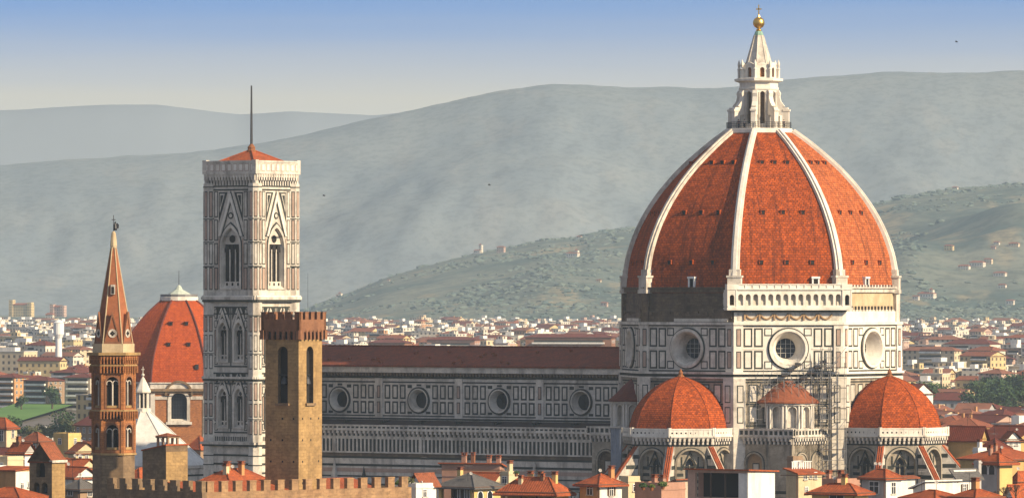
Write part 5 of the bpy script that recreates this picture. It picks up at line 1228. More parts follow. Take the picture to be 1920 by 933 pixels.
B5 = house('house', 'grey house with an old brown roof and aerial in front of the yellow house', 'house', 40, 72, 96, 826, 1400, 'pl_beige', 'tile_old', 'hip', 1.9, 38, wins=[(L, 52, 830, 840, 5), (L, 64, 830, 840, 5), (Rr, 84, 830, 840, 4)], aer=[(.6, .5)])
B6 = house('house', 'cream house with a small square window touching the spired tower', 'house', 128, 142, 182, 845, 1200, 'pl_cream', 'tile_old', 'gable', 1.6, 52, axis='u', wins=[(Rr, 150, 852, 862, 6), (Rr, 162, 851, 861, 5)])
B7 = house('house', 'red roofed low house between the bell gable and the spired tower', 'house', 112, 150, 182, 876, 1060, 'pl_cream', 'tile', 'gable', 1.4, 28, axis='u')
B8 = house('house', 'lower red roofed house with a white gable below the other red roof', 'house', 108, 140, 182, 893, 1010, 'pl_white', 'tile', 'gable', 1.5, 46, axis='u', wins=[(Rr, 154, 893, 901, 5, 'arch')])
B9 = house('house', 'dark grey roofed house at the foot of the spired tower', 'house', 118, 150, 185, 915, 940, 'pl_brown', 'tile_grey', 'hip', 1.3, 40, wins=[(L, 132, 918, 928, 8), (Rr, 168, 918, 930, 7)])
B10 = house('house', 'brownish and white walled house with a thin red roof left of the bell gable', 'house', -20, 29, 60, 883, 950, 'pl_orange', 'tile', 'shed_back', .5, 40, wall2='pl_white', wins=[(Rr, 41, 905, 915, 5), (Rr, 54, 903, 913, 4)], ov=.3)
B11 = house('house', 'low house showing only its orange tile roof in the bottom left corner', 'house', -40, 36, 80, 930, 850, 'pl_orange', 'tile', 'hip', 1.1, 32, ov=.6)
B12 = house('house', 'cream house with a wavy white awning left of the bell gable', 'house', -25, 14, 44, 862, 1030, 'pl_cream', 'tile_old', 'flat', .4, 40, wins=[(L, 2, 868, 878, 7)])
B13 = house('house', 'orange roof showing behind the right slope of the white pyramid roof', 'house', 352, 376, 398, 838, 1420, 'pl_brown', 'tile', 'hip', 2.6, 36)
B14 = house('house', 'low house with a brown roof between the brown stone tower house and spired tower', 'house', 240, 262, 290, 892, 960, 'pl_brown', 'tile', 'hip', 1.2, 38)
B15 = house('house', 'house with tangled orange roofs just left of the square stone tower', 'house', 380, 430, 500, 900, 930, 'pl_orange', 'tile', 'hip', 1.6, 32, chim=[(.5, .3), (.75, .5)])
for o, n in ((B2, 2), (B3, 1), (B5, 1), (B6, 1), (B7, 2), (B8, 1), (B9, 2), (B15, 3)): clutter(o, n)
# extra balustrades, plants and awnings on the roof terraces
x = MB(); F = A11.F
for k in range(9): x.box(A11.FR, .8 + k * .45, 1.0 + k * .45, A11.z + .3, A11.z + 1.9, -2.6, -2.5, 'white')
x.box(A11.FR, .7, 4.8, A11.z + 1.9, A11.z + 2.0, -2.65, -2.45, 'white'); x.build('terrace_railing', A11.h)
x = MB(); x.box(B12.F, -3.6, -.2, B12.z - 1.0, B12.z - .8, 0, 1.6, 'white'); x.build('awning', B12.h)
x = MB()
for k in range(7): x.box(A4.F, -4.6 + k * .5, -4.35 + k * .5, A4.z - 2.2, A4.z - .6, -1.2, -1.1, 'white'); x.box(A4.F, -4.35 + k * .5, -4.1 + k * .5, A4.z - 2.2, A4.z - .6, -1.2, -1.1, 'metal')
x.build('striped_awning', A4.h)
# bell gable
GD = 880.0; GK = px(97, 862, GD); GF = Frame((GK.x, GK.y, 0), degrees(atan2(-(97 - 960), FPX)) - 42)
bg_ = thing('bell_gable', (GK.x, GK.y, 0), 'dark stone bell gable with pointed top opening and two small bells, lower left', 'bell gable')
s = FPX / GD; w_ = 42 / s / cos(radians(42)); zE = GK.z; b = MB(); mid = -w_ / 2; dp = 25 / s / sin(radians(42))
top = arch(mid, zE - 2.4, zE - 1.25, 1.7, 5, True)
b.holed(GF, -w_, 0, zE - 3.0, zE + .05, top, 0, 'brown_stone')
for c in (mid - .8, mid + .8):
    o = arch(c, zE - 5.2, zE - 3.9, .95, 5); b.holed(GF, min(c, mid) if c < mid else mid, mid if c < mid else c + .01, zE - 5.6, zE - 3.0, o, 0, 'brown_stone') if False else None
l0, l1 = (-w_, mid), (mid, 0)
for (u0, u1), c in ((l0, mid - .75), (l1, mid + .75)):
    o = arch(c, zE - 4.7, zE - 3.7, 1.15, 5); b.holed(GF, u0, u1, zE - 5.6, zE - 3.0, o, 0, 'brown_stone'); b.reveal(GF, o, 0, o, -.9, 'brown_stone'); b.face(GF, o, -.85, 'dark')
b.reveal(GF, top, 0, top, -.9, 'brown_stone'); b.face(GF, top, -.85, 'dark')
b.rect(GF, -w_, 0, 0, zE - 5.6, 0, 'brown_stone'); b.box(GF, -w_, 0, 0, zE - .02, -dp, -.95, 'gold_stone'); b.box(GF, -.02, 0.02, 0, zE - .02, -.95, -.02, 'gold_stone')  # front stone darkened as the shaded side, flank paler as the sunlit one
b.poly([GF.p(-w_, zE, 0), GF.p(0, zE, 0), GF.p(mid, zE + 2.3, 0)], 'brown_stone'); b.box(GF, -.3, .3, zE - .35, zE, -dp - .2, .2, 'marble')
b.box(GF, -w_ - .7, .8, 0, zE - 6.6, -dp - .3, .5, 'brown_stone')
gw = b.build('wall', bg_); b = MB(); make_roof(b, GF, -w_, 0, -dp, 0, zE, 'gable', 2.35, 'tile_old', 'brown_stone', .2, axis='n'); b.build('roof', bg_)
for c in (mid - .75, mid + .75): x = MB(); x.lathe(GF.p(c, 0, -.4), [(.36, zE - 4.5), (.3, zE - 4.3), (.2, zE - 3.9), (.05, zE - 3.7)], 10, 'metal'); x.build('bell', bg_)

# ------------------------------------------------------------------ scaffolding on the south-east side
sc_o = Vector((C.x, C.y, 0)) + dirv(PS + 62) * 29.0
scf = thing('scaffold', sc_o, 'tall steel pipe scaffold climbing the cathedral between its exedra and the right tribune', 'scaffold')
FSC = Frame(sc_o, PS + 45); x = MB(); RS = random.Random(8)
for n in (0, 1.4):
    for i in range(4): u = -2.4 + i * 1.6; x.tube(FSC.p(u, 0, n), FSC.p(u, 44.0 if i < 3 else 41, n), .06, None, 5, 'steel')
for z in range(2, 44, 2):
    for n in (0, 1.4): x.tube(FSC.p(-2.6, z, n), FSC.p(2.6, z, n), .05, None, 4, 'steel')
    for i in range(4): u = -2.4 + i * 1.6; x.tube(FSC.p(u, z, -.2), FSC.p(u, z, 1.6), .06, None, 4, 'steel')
    i = RS.randrange(3); u = -2.4 + i * 1.6; x.tube(FSC.p(u, z, 1.45), FSC.p(u + 1.6, z + 2, 1.45), .06, None, 4, 'steel')
x.build('tower', scf); x = MB()
for z in range(4, 44, 4): x.box(FSC, -2.5, 2.5, z + .1, z + .18, .1, 1.3, 'wood')
x.build('deck', scf); x = MB(); FD = FACES[PS + 45]
for i in range(13): u = -8 + i * 1.35; x.tube(FD.p(u, 28.2, AP + 1.3 + (3.2 if abs(u) < 6.4 else 0)), FD.p(u, 36 + (i * 37 % 5) + i * .38, AP + 1.3 + (3.2 if abs(u) < 6.4 and False else 0)), .05, None, 4, 'steel')
for z in (30, 32, 34, 36, 37.5, 39, 40.5): x.tube(FD.p(-8 + max(0, z - 36) * 1.6, z, AP + 1.3), FD.p(9, z, AP + 1.3), .05, None, 4, 'steel')
for i in range(55): u = RS.uniform(-6, 8.5); z = RS.uniform(34, 37) + max(0, u) * .45; x.tube(FD.p(u, z, AP + 1.35), FD.p(u + RS.uniform(-1.6, 1.6), z + RS.uniform(.6, 2), AP + 1.35), .06, None, 4, 'steel')
for i in range(8): u = -3 + i * 1.3; zz = 37.4 + (i % 4) * .9 + i * .12; x.box(FD, u, u + 1.5, zz, zz + .1, AP + .6, AP + 1.9, 'wood'); x.box(FD, u, u + 1.2, zz + .1, zz + .55, AP + 1.8, AP + 1.86, 'metal')
x.build('drum_stage', scf)
# grey dust sheet hung by the south-west exedra
sh_ = MB(); P0 = px(1155, 803, 1222); FQ = Frame((P0.x, P0.y, 0), PS); 
for i in range(8):
    a0, a1 = -1.25 + i * .31, -1.25 + (i + 1) * .31; n0_, n1_ = .08 * (i % 2), .08 * ((i + 1) % 2)
    sh_.poly([FQ.p(a0, 14, n0_), FQ.p(a1, 14, n1_), FQ.p(a1, 28.3, n1_), FQ.p(a0, 28.3, n0_)], 'sheet'  if 'sheet' in M else 'pl_grey')
sh_.box(FQ, -1.4, 1.4, 28.2, 28.4, -.3, .2, 'steel'); sh_.box(FQ, -1.25, 1.23, 13, 28.2, -.4, -.1, 'steel')
so = sh_.build('dust_sheet'); so.location = (0, 0, 0); tag(so, 'bluish grey dust sheet hanging at the left tribune', 'dust sheet')

# ------------------------------------------------------------------ people on the lantern terrace, birds
M['cloth_a'] = plain('dark_clothing', (.03, .035, .06), .8); M['cloth_b'] = plain('red_clothing', (.30, .05, .04), .8); M['cloth_c'] = plain('pale_clothing', (.55, .52, .48), .8)
M['skin'] = plain('skin', (.50, .30, .21), .6); M['hair'] = plain('dark_hair', (.03, .02, .015), .7)
def person(P, face, top, label):
    root = thing('person', P, label, 'person', 'visitors on the lantern terrace')
    def skin_mesh(name, verts, edges, mat, sub=1):
        me = bpy.data.meshes.new(name); me.from_pydata([tuple(v[:3]) for v in verts], edges, []); me.materials.append(M[mat])
        o = bpy.data.objects.new(name, me); COL.objects.link(o); o.parent = root
        sm = o.modifiers.new('skin', 'SKIN'); sl = me.skin_vertices[0].data
        for i, v in enumerate(verts): sl[i].radius = (v[3], v[3] * .8)
        sl[0].use_root = True; o.modifiers.new('sub', 'SUBSURF').levels = sub; return o
    V = [(0, 0, .95, .15), (0, 0, 1.15, .14), (0, 0, 1.38, .17), (0, 0, 1.5, .06), (0, .01, 1.58, .09), (0, .01, 1.70, .09),
         (.19, 0, 1.40, .06), (.25, .05, 1.14, .045), (.22, .22, 1.0, .035), (-.19, 0, 1.40, .06), (-.25, .05, 1.14, .045), (-.22, .22, 1.02, .035),
         (.1, 0, .86, .10), (.11, .02, .48, .07), (.11, -.02, .06, .05), (.11, .12, .03, .04), (-.1, 0, .86, .10), (-.12, .02, .48, .07), (-.12, -.02, .06, .05), (-.12, .12, .03, .04)]
    E = [(0, 1), (1, 2), (2, 3), (3, 4), (4, 5), (2, 6), (6, 7), (7, 8), (2, 9), (9, 10), (10, 11), (0, 12), (12, 13), (13, 14), (14, 15), (0, 16), (16, 17), (17, 18), (18, 19)]
    skin_mesh('body', V, E, 'skin')
    skin_mesh('jacket', [(0, 0, .98, .175), (0, 0, 1.16, .165), (0, 0, 1.38, .195), (.2, 0, 1.40, .08), (.26, .05, 1.14, .06), (.235, .16, 1.05, .05), (-.2, 0, 1.40, .08), (-.26, .05, 1.14, .06), (-.235, .16, 1.06, .05)], [(0, 1), (1, 2), (2, 3), (3, 4), (4, 5), (2, 6), (6, 7), (7, 8)], top)
    skin_mesh('trousers', [(0, 0, .93, .17), (.1, 0, .84, .12), (.11, .02, .48, .09), (.11, -.02, .1, .075), (-.1, 0, .84, .12), (-.12, .02, .48, .09), (-.12, -.02, .1, .075)], [(0, 1), (1, 2), (2, 3), (0, 4), (4, 5), (5, 6)], 'cloth_a')
    hb_ = MB(); hb_.sphere(P + Vector((0, -.02, 1.70)), .115, 'hair', 10, 6); h = hb_.build('hair', root)
    root.rotation_euler = (0, 0, radians(face)); return root
for ang, top, fc, lab in ((-62, 'cloth_b', 20, 'person in a red jacket standing at the left lantern railing'), (-48, 'cloth_a', 40, 'person in dark clothes leaning at the lantern railing'), (-33, 'cloth_c', -30, 'person in a pale jacket on the lantern terrace'), (62, 'cloth_a', -40, 'person in dark clothes at the right lantern railing')):
    q = LC + dirv(ang) * 5.55; person(Vector((q.x, q.y, 87.3)), fc + ang + 180, top, lab)
def bird(x, y, d, label):
    P = px(x, y, d); b = MB()
    b.lathe(P, [(.02, P.z - .05), (.16, P.z), (.02, P.z + .1)], 6, 'metal')
    R1 = [P + Vector((-.35, 0, 0)), P + Vector((.35, .05, .02))]; b.tube(R1[0], R1[1], .06, .16, 6, 'metal'); b.tube(R1[1], R1[1] + Vector((.2, 0, .05)), .12, .03, 6, 'metal')
    for s in (-1, 1):
        q = [P + Vector((.2, 0, .05)), P + Vector((-.2, 0, .05)), P + Vector((-.3, s * .5, .35)), P + Vector((-.1, s * 1.0, .25)), P + Vector((.15, s * .5, .38))]
        b.poly(q, 'metal'); b.poly([v + Vector((0, 0, .04)) for v in q], 'metal')
    o = b.build('bird'); tag(o, label, 'bird')
bird(1793, 79, 1900, 'dark bird flying in the blue sky right of the dome'); bird(607, 367, 1900, 'dark bird flying right of the bell tower in front of the mountain'); bird(917, 347, 1900, 'dark bird flying in front of the mountain midway between bell tower and dome')
# ------------------------------------------------------------------ trees
M['leaf_a'] = foliage('leaves', (.045, .085, .022), (.09, .12, .03), .8)
M['leaf_b'] = foliage('dark_leaves', (.022, .05, .02), (.05, .08, .03), .8)
M['leaf_c'] = foliage('olive_leaves', (.075, .085, .035), (.12, .115, .05), .8)
M['bark'] = plain('bark', (.10, .07, .05), .9, 0, .3)
def crown_mesh(seed, h, r, mat, n=420, lobes=8, cyp=False):
    R = random.Random(seed); b = MB(); L_ = []
    for _ in range(lobes):
        a, q = R.uniform(0, 2 * pi), sqrt(R.random()) * r * .62; L_.append((q * cos(a), q * sin(a), h * R.uniform(.42, .86), r * R.uniform(.32, .55)))
    for _ in range(n):
        x0, y0, z0, rr = R.choice(L_); d = Vector((R.gauss(0, 1), R.gauss(0, 1), R.gauss(0, 1))).normalized(); t = R.uniform(.55, 1.05)
        c = Vector((x0, y0, z0)) + Vector((d.x * rr, d.y * rr, d.z * rr * .8)) * t
        s = R.uniform(.22, .5) * (r / 4); e1 = Vector((R.gauss(0, 1), R.gauss(0, 1), R.gauss(0, 1))).normalized(); e2 = e1.cross(d if abs(e1.dot(d)) < .9 else Vector((0, 0, 1))).normalized()
        b.poly([c - e1 * s, c + e2 * s * .8, c + e1 * s, c - e2 * s * .8], mat)
    return b, L_
TREE_KINDS = []
def make_tree(label, seed, h, r, mat, n=420):
    t = thing('tree', (0, 0, 0), label, 'tree'); b, L_ = crown_mesh(seed, h, r, mat, n); b.build('crown', t)
    k = MB(); k.tube((0, 0, 0), (0, 0, h * .45), r * .09, r * .06, 7, 'bark')
    for x0, y0, z0, rr in L_[:6]: k.tube((0, 0, h * .38), (x0, y0, z0), r * .045, r * .015, 5, 'bark')
    k.build('trunk', t); return t
KT = [make_tree('x', 1, 9, 4.2, 'leaf_a'), make_tree('x', 2, 10, 4.6, 'leaf_b', 480), make_tree('x', 3, 7.5, 4.0, 'leaf_c'), make_tree('x', 4, 11, 5.2, 'leaf_b', 520)]
used_t = set()
KN = ['bright green tree with a round crown', 'dark green tree with a dense crown', 'olive brown tree with a loose crown', 'tall dark green tree with a broad crown']
TREES = []
def place_tree(kind, x, ybase, d, sc=1.0, z=None, where=''):
    P = px(x, ybase, d); src = KT[kind]
    t = src if kind not in used_t else copy_tree(src); used_t.add(kind)
    t.location = (P.x, P.y, 0 if z is None else z); t.scale = (sc, sc, sc * random.uniform(.9, 1.1)); t.rotation_euler = (0, 0, random.uniform(0, 6.28))
    TREES.append((t, x, kind, where))
RT = random.Random(21)
for x, d, kd, sc in ((1728, 2900, 3, 1.0), (1744, 2880, 0, 1.15), (1758, 2930, 0, 1.1), (1771, 2890, 1, 1.0), (1812, 2950, 0, 1.0), (1830, 2930, 1, 1.1), (1846, 2900, 0, 1.15), (1858, 2930, 3, 1.1), (1870, 2880, 3, 1.15), (1884, 2900, 3, 1.25), (1898, 2920, 1, 1.3), (1912, 2890, 3, 1.2), (1926, 2900, 3, 1.25), (1852, 2990, 3, 1.1), (1880, 3000, 1, 1.2), (1905, 3010, 1, 1.25), (1736, 2960, 1, 1.0), (1806, 2760, 0, .9), (1822, 2720, 1, 1.0), (1840, 2740, 3, 1.0), (1856, 2700, 0, 1.1), (1872, 2730, 1, 1.1), (1889, 2690, 3, 1.1), (1904, 2720, 0, 1.0), (1918, 2700, 1, 1.2), (1934, 2710, 3, 1.1), (1731, 2780, 0, .9), (1750, 2760, 1, 1.0), (1764, 2790, 0, .8), (1866, 2600, 0, .8), (1896, 2590, 1, .8), (1914, 2600, 2, .9)):
    place_tree(kd, x, 800, d, sc * 1.25, where='right of right tribune')
for x, d, kd, sc in ((4, 2380, 1, .9), (22, 2400, 1, .95), (40, 2360, 1, .8), (60, 2330, 2, .85), (78, 2340, 2, .9), (96, 2360, 2, .85), (112, 2350, 1, .85), (128, 2380, 2, .95), (146, 2400, 2, 1.0), (160, 2390, 1, 1.0), (172, 2420, 3, .95), (118, 2450, 3, .8), (98, 2800, 1, 1.1), (40, 2790, 1, .8)):
    place_tree(kd, x, 800, d - (140 if d < 2500 else 0), sc * 1.2, where='left of spired tower')
# green lawn beyond the trees
lw = MB(); a = px(-40, 779, 2700); b_ = px(86, 779, 2700); lw.poly([(a.x, 1330, .6), (b_.x - 4, 1330, .6), (b_.x, 1640, .9), (a.x, 1640, .9)], 'lawn' if 'lawn' in M else 'leaf_a')
M['lawn'] = foliage('lawn_grass', (.085, .18, .035), (.12, .22, .05), .02)
lw = MB(); lw.poly([(a.x, 1250, .6), (b_.x - 4, 1250, .6), (b_.x, 1690, 3.2), (a.x, 1690, 3.2)], 'lawn'); lo = lw.build('lawn'); lo['kind'] = 'structure'
wl2 = MB(); q0, q1 = px(84, 800, 2300), px(182, 800, 2300); FW = Frame((q0.x, q0.y, 0), 0); wl2.box(FW, 0, q1.x - q0.x, 0, q0.z + .3, -.6, 0, 'pl_white'); wo = wl2.build('long_wall'); tag(wo, 'long pale garden wall under the row of trees left of the spired tower', 'wall')
# bare twiggy tree in the lower right corner, potted plants on terraces
def twigs(x, y, d, h, label, n=9):
    P = px(x, y, d); t = thing('bare_tree', (P.x, P.y, 0), label, 'tree'); b = MB(); R = random.Random(x)
    b.tube((P.x, P.y, 0), (P.x, P.y, P.z), .22, .12, 6, 'bark'); b.build('trunk', t); b = MB()
    def grow(p, dr, L_, r, lv):
        e = p + dr * L_; b.tube(p, e, r, r * .6, 4, 'bark')
        if lv == 0: return
        for _ in range(3): grow(e, (dr + Vector((R.gauss(0, .45), R.gauss(0, .45), R.uniform(0, .4)))).normalized(), L_ * .7, r * .55, lv - 1)
    for _ in range(n): grow(Vector((P.x, P.y, P.z)), Vector((R.gauss(0, .5), R.gauss(0, .4), 1)).normalized(), h * .42, .07, 3)
    b.build('crown', t); return t
twigs(1886, 931, 900, 1.5, 'bare reddish twiggy tree in the lower right corner'); twigs(1905, 930, 895, 1.7, 'second bare twiggy tree closest to the right edge'); twigs(1868, 935, 890, 1.2, 'small bare twiggy bush left of the other bare trees', 7)
def shrub(x, y, d, r, label, mat='leaf_a', seed=1):
    P = px(x, y, d); o = thing('shrub', P, label, 'shrub'); b = MB(); R = random.Random(seed + int(x))
    for _ in range(170):
        dd = Vector((R.gauss(0, 1), R.gauss(0, 1), R.gauss(0, 1))).normalized() * r * R.uniform(.4, 1); c = P + Vector((dd.x * 1.3, dd.y, abs(dd.z) * 1.1)); s = R.uniform(.08, .2)
        e1 = Vector((R.gauss(0, 1), R.gauss(0, 1), R.gauss(0, 1))).normalized(); e2 = e1.orthogonal().normalized(); b.poly([c - e1 * s, c + e2 * s, c + e1 * s, c - e2 * s], mat)
    b.build('leaves', o); k = MB(); k.tube(P - Vector((0, 0, .3)), P + Vector((0, 0, r * .6)), .05, .03, 5, 'bark'); k.build('stem', o); k = MB(); k.lathe(P, [(.22, P.z - .55), (.32, P.z - .1), (.35, P.z - .05), (.28, P.z - .05)], 10, 'brick'); k.build('pot', o)
shrub(762, 905, 895, .95, 'big leafy green and yellow shrub on the white roof terrace', 'leaf_c'); shrub(750, 907, 893, .6, 'small green shrub left of the big one on the white roof terrace')
shrub(1206, 911, 950, .5, 'green potted shrub on the rose terrace, left of three', 'leaf_b'); shrub(1222, 912, 948, .4, 'small green potted shrub in the middle of the rose terrace'); shrub(1243, 910, 952, .65, 'bushy green potted shrub on the rose terrace near the glazed room', 'leaf_a'); shrub(968, 886, 1000, .35, 'small green plant on the cream roof turret', 'leaf_b')

# ------------------------------------------------------------------ the town further off
def win_wall(name, c):
    """distant facade: window grid from the wall's own UV in metres"""
    m, nt, b = new_mat(name); t = nt.nodes.new('ShaderNodeTexCoord'); s = nt.nodes.new('ShaderNodeSeparateXYZ'); nt.links.new(t.outputs['UV'], s.inputs[0])
    def cell(o, per, lo, hi):
        a = nt.nodes.new('ShaderNodeMath'); a.operation = 'MODULO'; nt.links.new(o, a.inputs[0]); a.inputs[1].default_value = per
        g = nt.nodes.new('ShaderNodeMath'); g.operation = 'GREATER_THAN'; nt.links.new(a.outputs[0], g.inputs[0]); g.inputs[1].default_value = lo
        l = nt.nodes.new('ShaderNodeMath'); l.operation = 'LESS_THAN'; nt.links.new(a.outputs[0], l.inputs[0]); l.inputs[1].default_value = hi
        return mul(nt, g.outputs[0], l.outputs[0])
    f = mul(nt, cell(s.outputs[0], 3.3, 1.0, 2.35), cell(s.outputs[1], 3.2, .9, 2.5))
    base = mixc(nt, pos_noise(nt, .25, 3), c, tuple(x * .8 for x in c))
    nt.links.new(mixc(nt, mul(nt, f, .85), base, (.05, .045, .045)), b.inputs['Base Color']); b.inputs['Roughness'].default_value = .85; b.inputs['Specular IOR Level'].default_value = .2
    return m
FARW = {'white': (.68, .60, .48), 'cream': (.62, .49, .32), 'yellow': (.58, .44, .22), 'pink': (.52, .35, .27), 'grey': (.42, .40, .38), 'orange': (.48, .27, .14), 'brown': (.30, .19, .13)}
for k, c in FARW.items(): M['far_' + k] = win_wall('far_facade_' + k, c)
M['flat_roof'] = stone('flat_roof', (.40, .33, .27), (.30, .25, .21), .3, streak=False)
def town_house(mb, F, w, dp, h, col, roof, rise, tilem, near, R):
    """one block: wall boxes with floor bands, balconies, roof clutter"""
    m = ('pl_' + (col if 'pl_' + col in M else 'white')) if near else 'far_' + col
    for FF, L_ in ((F, w), (F.turn(90, w, 0), dp), (F.turn(180, w, -dp), w), (F.turn(270, 0, -dp), dp)):
        mb.rect(FF, 0, L_, 0, h, 0, m)
    if roof == 'flat':
        mb.rect(F, 0, w, h - .4, h - .4, 0, m); mb.poly([F.p(0, h - .4, 0), F.p(w, h - .4, 0), F.p(w, h - .4, -dp), F.p(0, h - .4, -dp)], 'flat_roof')
        a = w * R.uniform(.2, .5); mb.box(F, a, a + w * .28, h - .4, h + R.uniform(1.8, 3.0), -dp * .75, -dp * .35, 'pl_white' if R.random() < .6 else m); mb.box(F, -.25, w + .25, h - .25, h + .05, .0, .25, 'pl_white')
        mb.box(F, w, w + .25, h - .25, h + .05, -dp, .25, 'pl_white')
    else:
        make_roof(mb, F, 0, w, -dp, 0, h, roof, rise, tilem, m, .6)
        u = w * R.uniform(.25, .75); mb.box(F, u, u + .8, h, h + rise + R.uniform(.2, 1), -dp * .6, -dp * .6 + .8, 'pl_orange')
    if R.random() < .5 and h > 9:
        u0 = w * R.uniform(.05, .4); u1 = u0 + w * R.uniform(.25, .5)
        for z in np.arange(4.2, h - 1.5, 3.2): mb.box(F, u0, min(u1, w), z, z + .9, 0, 1.1, 'pl_white' if R.random() < .8 else m); mb.box(F, u0, min(u1, w), z + .9, z + 2.2, -.0, .06, 'dark')
HID = [(608, 1162, 655, 1100), (1168, 1688, 220, 1100), (1160, 1778, 806, 1100), (390, 555, 300, 1100), (174, 255, 640, 1100), (492, 606, 590, 1100), (1185, 1370, 720, 1100), (1602, 1768, 715, 1100)]
def hidden(x0, x1, y0, y1):
    for a, b, c, d in HID:
        if x0 >= a and x1 <= b and y0 >= c: return True
    return False
RC_ = random.Random(77); cand = []
d = 1300.0
while d < 7050:
    dx = 0; wpx0 = -60
    while wpx0 < 1990:
        s = FPX / d
        big = RC_.random() < (.04 if d < 3500 else .3)
        w = RC_.uniform(9, 17) if not big else RC_.uniform(18, 34); dp = RC_.uniform(8, 14); h = RC_.uniform(9, 15) if not big else RC_.uniform(15, 24)
        if d > 3600 and RC_.random() < .6: h = RC_.uniform(15, 26); w = RC_.uniform(11, 24)
        if d < 1800: h = RC_.uniform(10, 16)
        x0 = wpx0; wid = (w * .83 + dp * .55) * s; x1 = x0 + wid; yt = HOR + (CAMZ - h - 3) * s * 1.0; yb = HOR + CAMZ * s
        wpx0 = x1 + RC_.choice((1, 2, 4, 9)) * s
        if x1 < -40 or x0 > 1960: continue
        mid = (x0 + x1) / 2
        if 2030 < d < 2950 and mid < 200 or 2280 < d < 2950 and mid < 260: continue
        if 2840 < d < 3060 and mid > 1690: continue
        if 2480 < d < 2860 and (mid > 1790 or 1715 < mid < 1780): continue
        if 1600 < d < 2300 and mid < 180: h = 6 + RC_.random() * 2.5 if d < 1900 else 3.6 + RC_.random() * 1.2
        if 2100 < d < 2840 and mid > 1690: h = 7 + RC_.random() * 3
        if mid > 1690 and d < 2400: h = min(h, 12.5)
        if d < 1500 and 600 < mid < 1690: continue
        if d < 1640 and mid < 420 and mid > 240: continue
        if 1640 < d < 1770 and 230 < mid < 420: continue
        if d < 1420 and mid < 560 and mid > 330: continue
        yt = HOR + (CAMZ - h - 3) * s
        if hidden(x0, x1, yt, yb): continue
        if RC_.random() < .06: continue
        cand.append((d + RC_.uniform(-12, 12), x0, w, dp, h, RC_.uniform(18, 58)))
    d += 24 + (d - 1300) * .005
cand.sort(key=lambda c: c[0])
N_IND = 235
ORD = ['', 'second ', 'third ', 'fourth ', 'fifth ', 'sixth ', 'seventh ', 'eighth ', 'ninth ', 'tenth ', 'eleventh ', 'twelfth ', 'thirteenth ', 'fourteenth ', 'fifteenth ', 'sixteenth ', 'seventeenth ', 'eighteenth ', 'nineteenth ', 'twentieth ']
def region(x):
    for lim, nm_ in ((172, 'left of spired tower'), (260, 'behind spired tower'), (400, 'beside domed chapel'), (605, 'behind bell tower'), (790, 'over nave roof left'), (980, 'over nave roof middle'), (1180, 'over nave roof right'), (1800, 'right of the dome')):
        if x < lim: return nm_
    return 'by the right edge'
far = MB(); recs = []
RD = random.Random(9)
for i, (d, x0, w, dp, h, th) in enumerate(cand):
    P = px(x0 + w * .83 * FPX / d * .0, HOR, d); F = Frame((P.x, P.y, 0), -th)
    col = RD.choices(['white', 'cream', 'yellow', 'pink', 'grey', 'orange', 'brown'], [9, 5, 2, 1.2, .8, .8, .4] if d > 3000 else [3, 4, 2.5, 2, 1, 1.5, .5])[0]
    roof = RD.choices(['hip', 'gable', 'flat'], [3, 3, 1.2] if d < 3200 else [1.2, .8, 5])[0]; rise = min(w, dp) * RD.uniform(.16, .24); tilem = RD.choice(['tile', 'tile_old', 'tile_old', 'tile_dark']) if d < 1900 else RD.choice(['tile_far', 'tile_far', 'tile_old', 'tile_dark'])
    if i < N_IND:
        z0 = 0
        b = MB(); near = d < 2000; town_house(b, F, w, dp, h, col, roof, rise, tilem, near, RD)
        xm = to_px((P.x + w * .45, P.y, 10))[0]
        if near:                                    # parts of their own where they show
            t = thing('house', (P.x, P.y, 0), None, 'house'); o = b.build('wall', t)
            for FF, L_ in ((F, w), (F.turn(90, w, 0), dp)):
                n = int(L_ // 3.2)
                for fl in range(max(1, int(h // 3.3)) - 1, max(0, int(h // 3.3) - 3), -1):
                    for q in range(n):
                        if RD.random() < .8: win_mesh(FF, (q + .5) * L_ / n, fl * 3.3 + .9, fl * 3.3 + 2.5, 1.0, 'shutter' if col in ('yellow', 'cream') else 'plain').build('window', o)
        else: t = b.build('house'); t['category'] = 'house'
        roofword = {'hip': 'hipped', 'gable': 'pitched', 'flat': 'flat'}[roof]; tword = {'tile': 'orange', 'tile_old': 'brownish', 'tile_dark': 'dark red', 'tile_far': 'red'}[tilem]
        size = 'apartment block' if h > 14.5 else ('wide house' if w > 17 else 'house')
        bandw = 'nearby' if d < 1900 else ('middle distance' if d < 3000 else 'distant')
        key = f"{bandw} {col} {size}, " + (f"{tword} {roofword} roof" if roof != 'flat' else 'flat roof') + ', ' + region(xm)
        recs.append((t, xm, key, col))
    else:
        town_house(far, F, w, dp, h, col, roof, rise, tilem, False, RD)
from collections import defaultdict
gk = defaultdict(list)
for t, xm, key, col in recs: gk[key].append((xm, t))
for key, L_ in gk.items():
    L_.sort(key=lambda q: q[0])
    for j, (xm, t) in enumerate(L_): t['label'] = key if len(L_) == 1 else key + ', ' + (ORD[j] if j else 'first ') .strip() + ' from left'; t['group'] = 'houses of the town behind'
fo = far.build('distant_town'); fo['kind'] = 'stuff'
gk = defaultdict(list)
for t, x, kd, wh in TREES: gk[(kd, wh)].append((x, t))
for (kd, wh), L_ in gk.items():
    L_.sort(key=lambda q: q[0])
    for j, (x, t) in enumerate(L_): t['label'] = f"{KN[kd]} {wh}, {(ORD[j] if j else 'first ').strip()} from left"; t['group'] = 'trees among the houses ' + wh

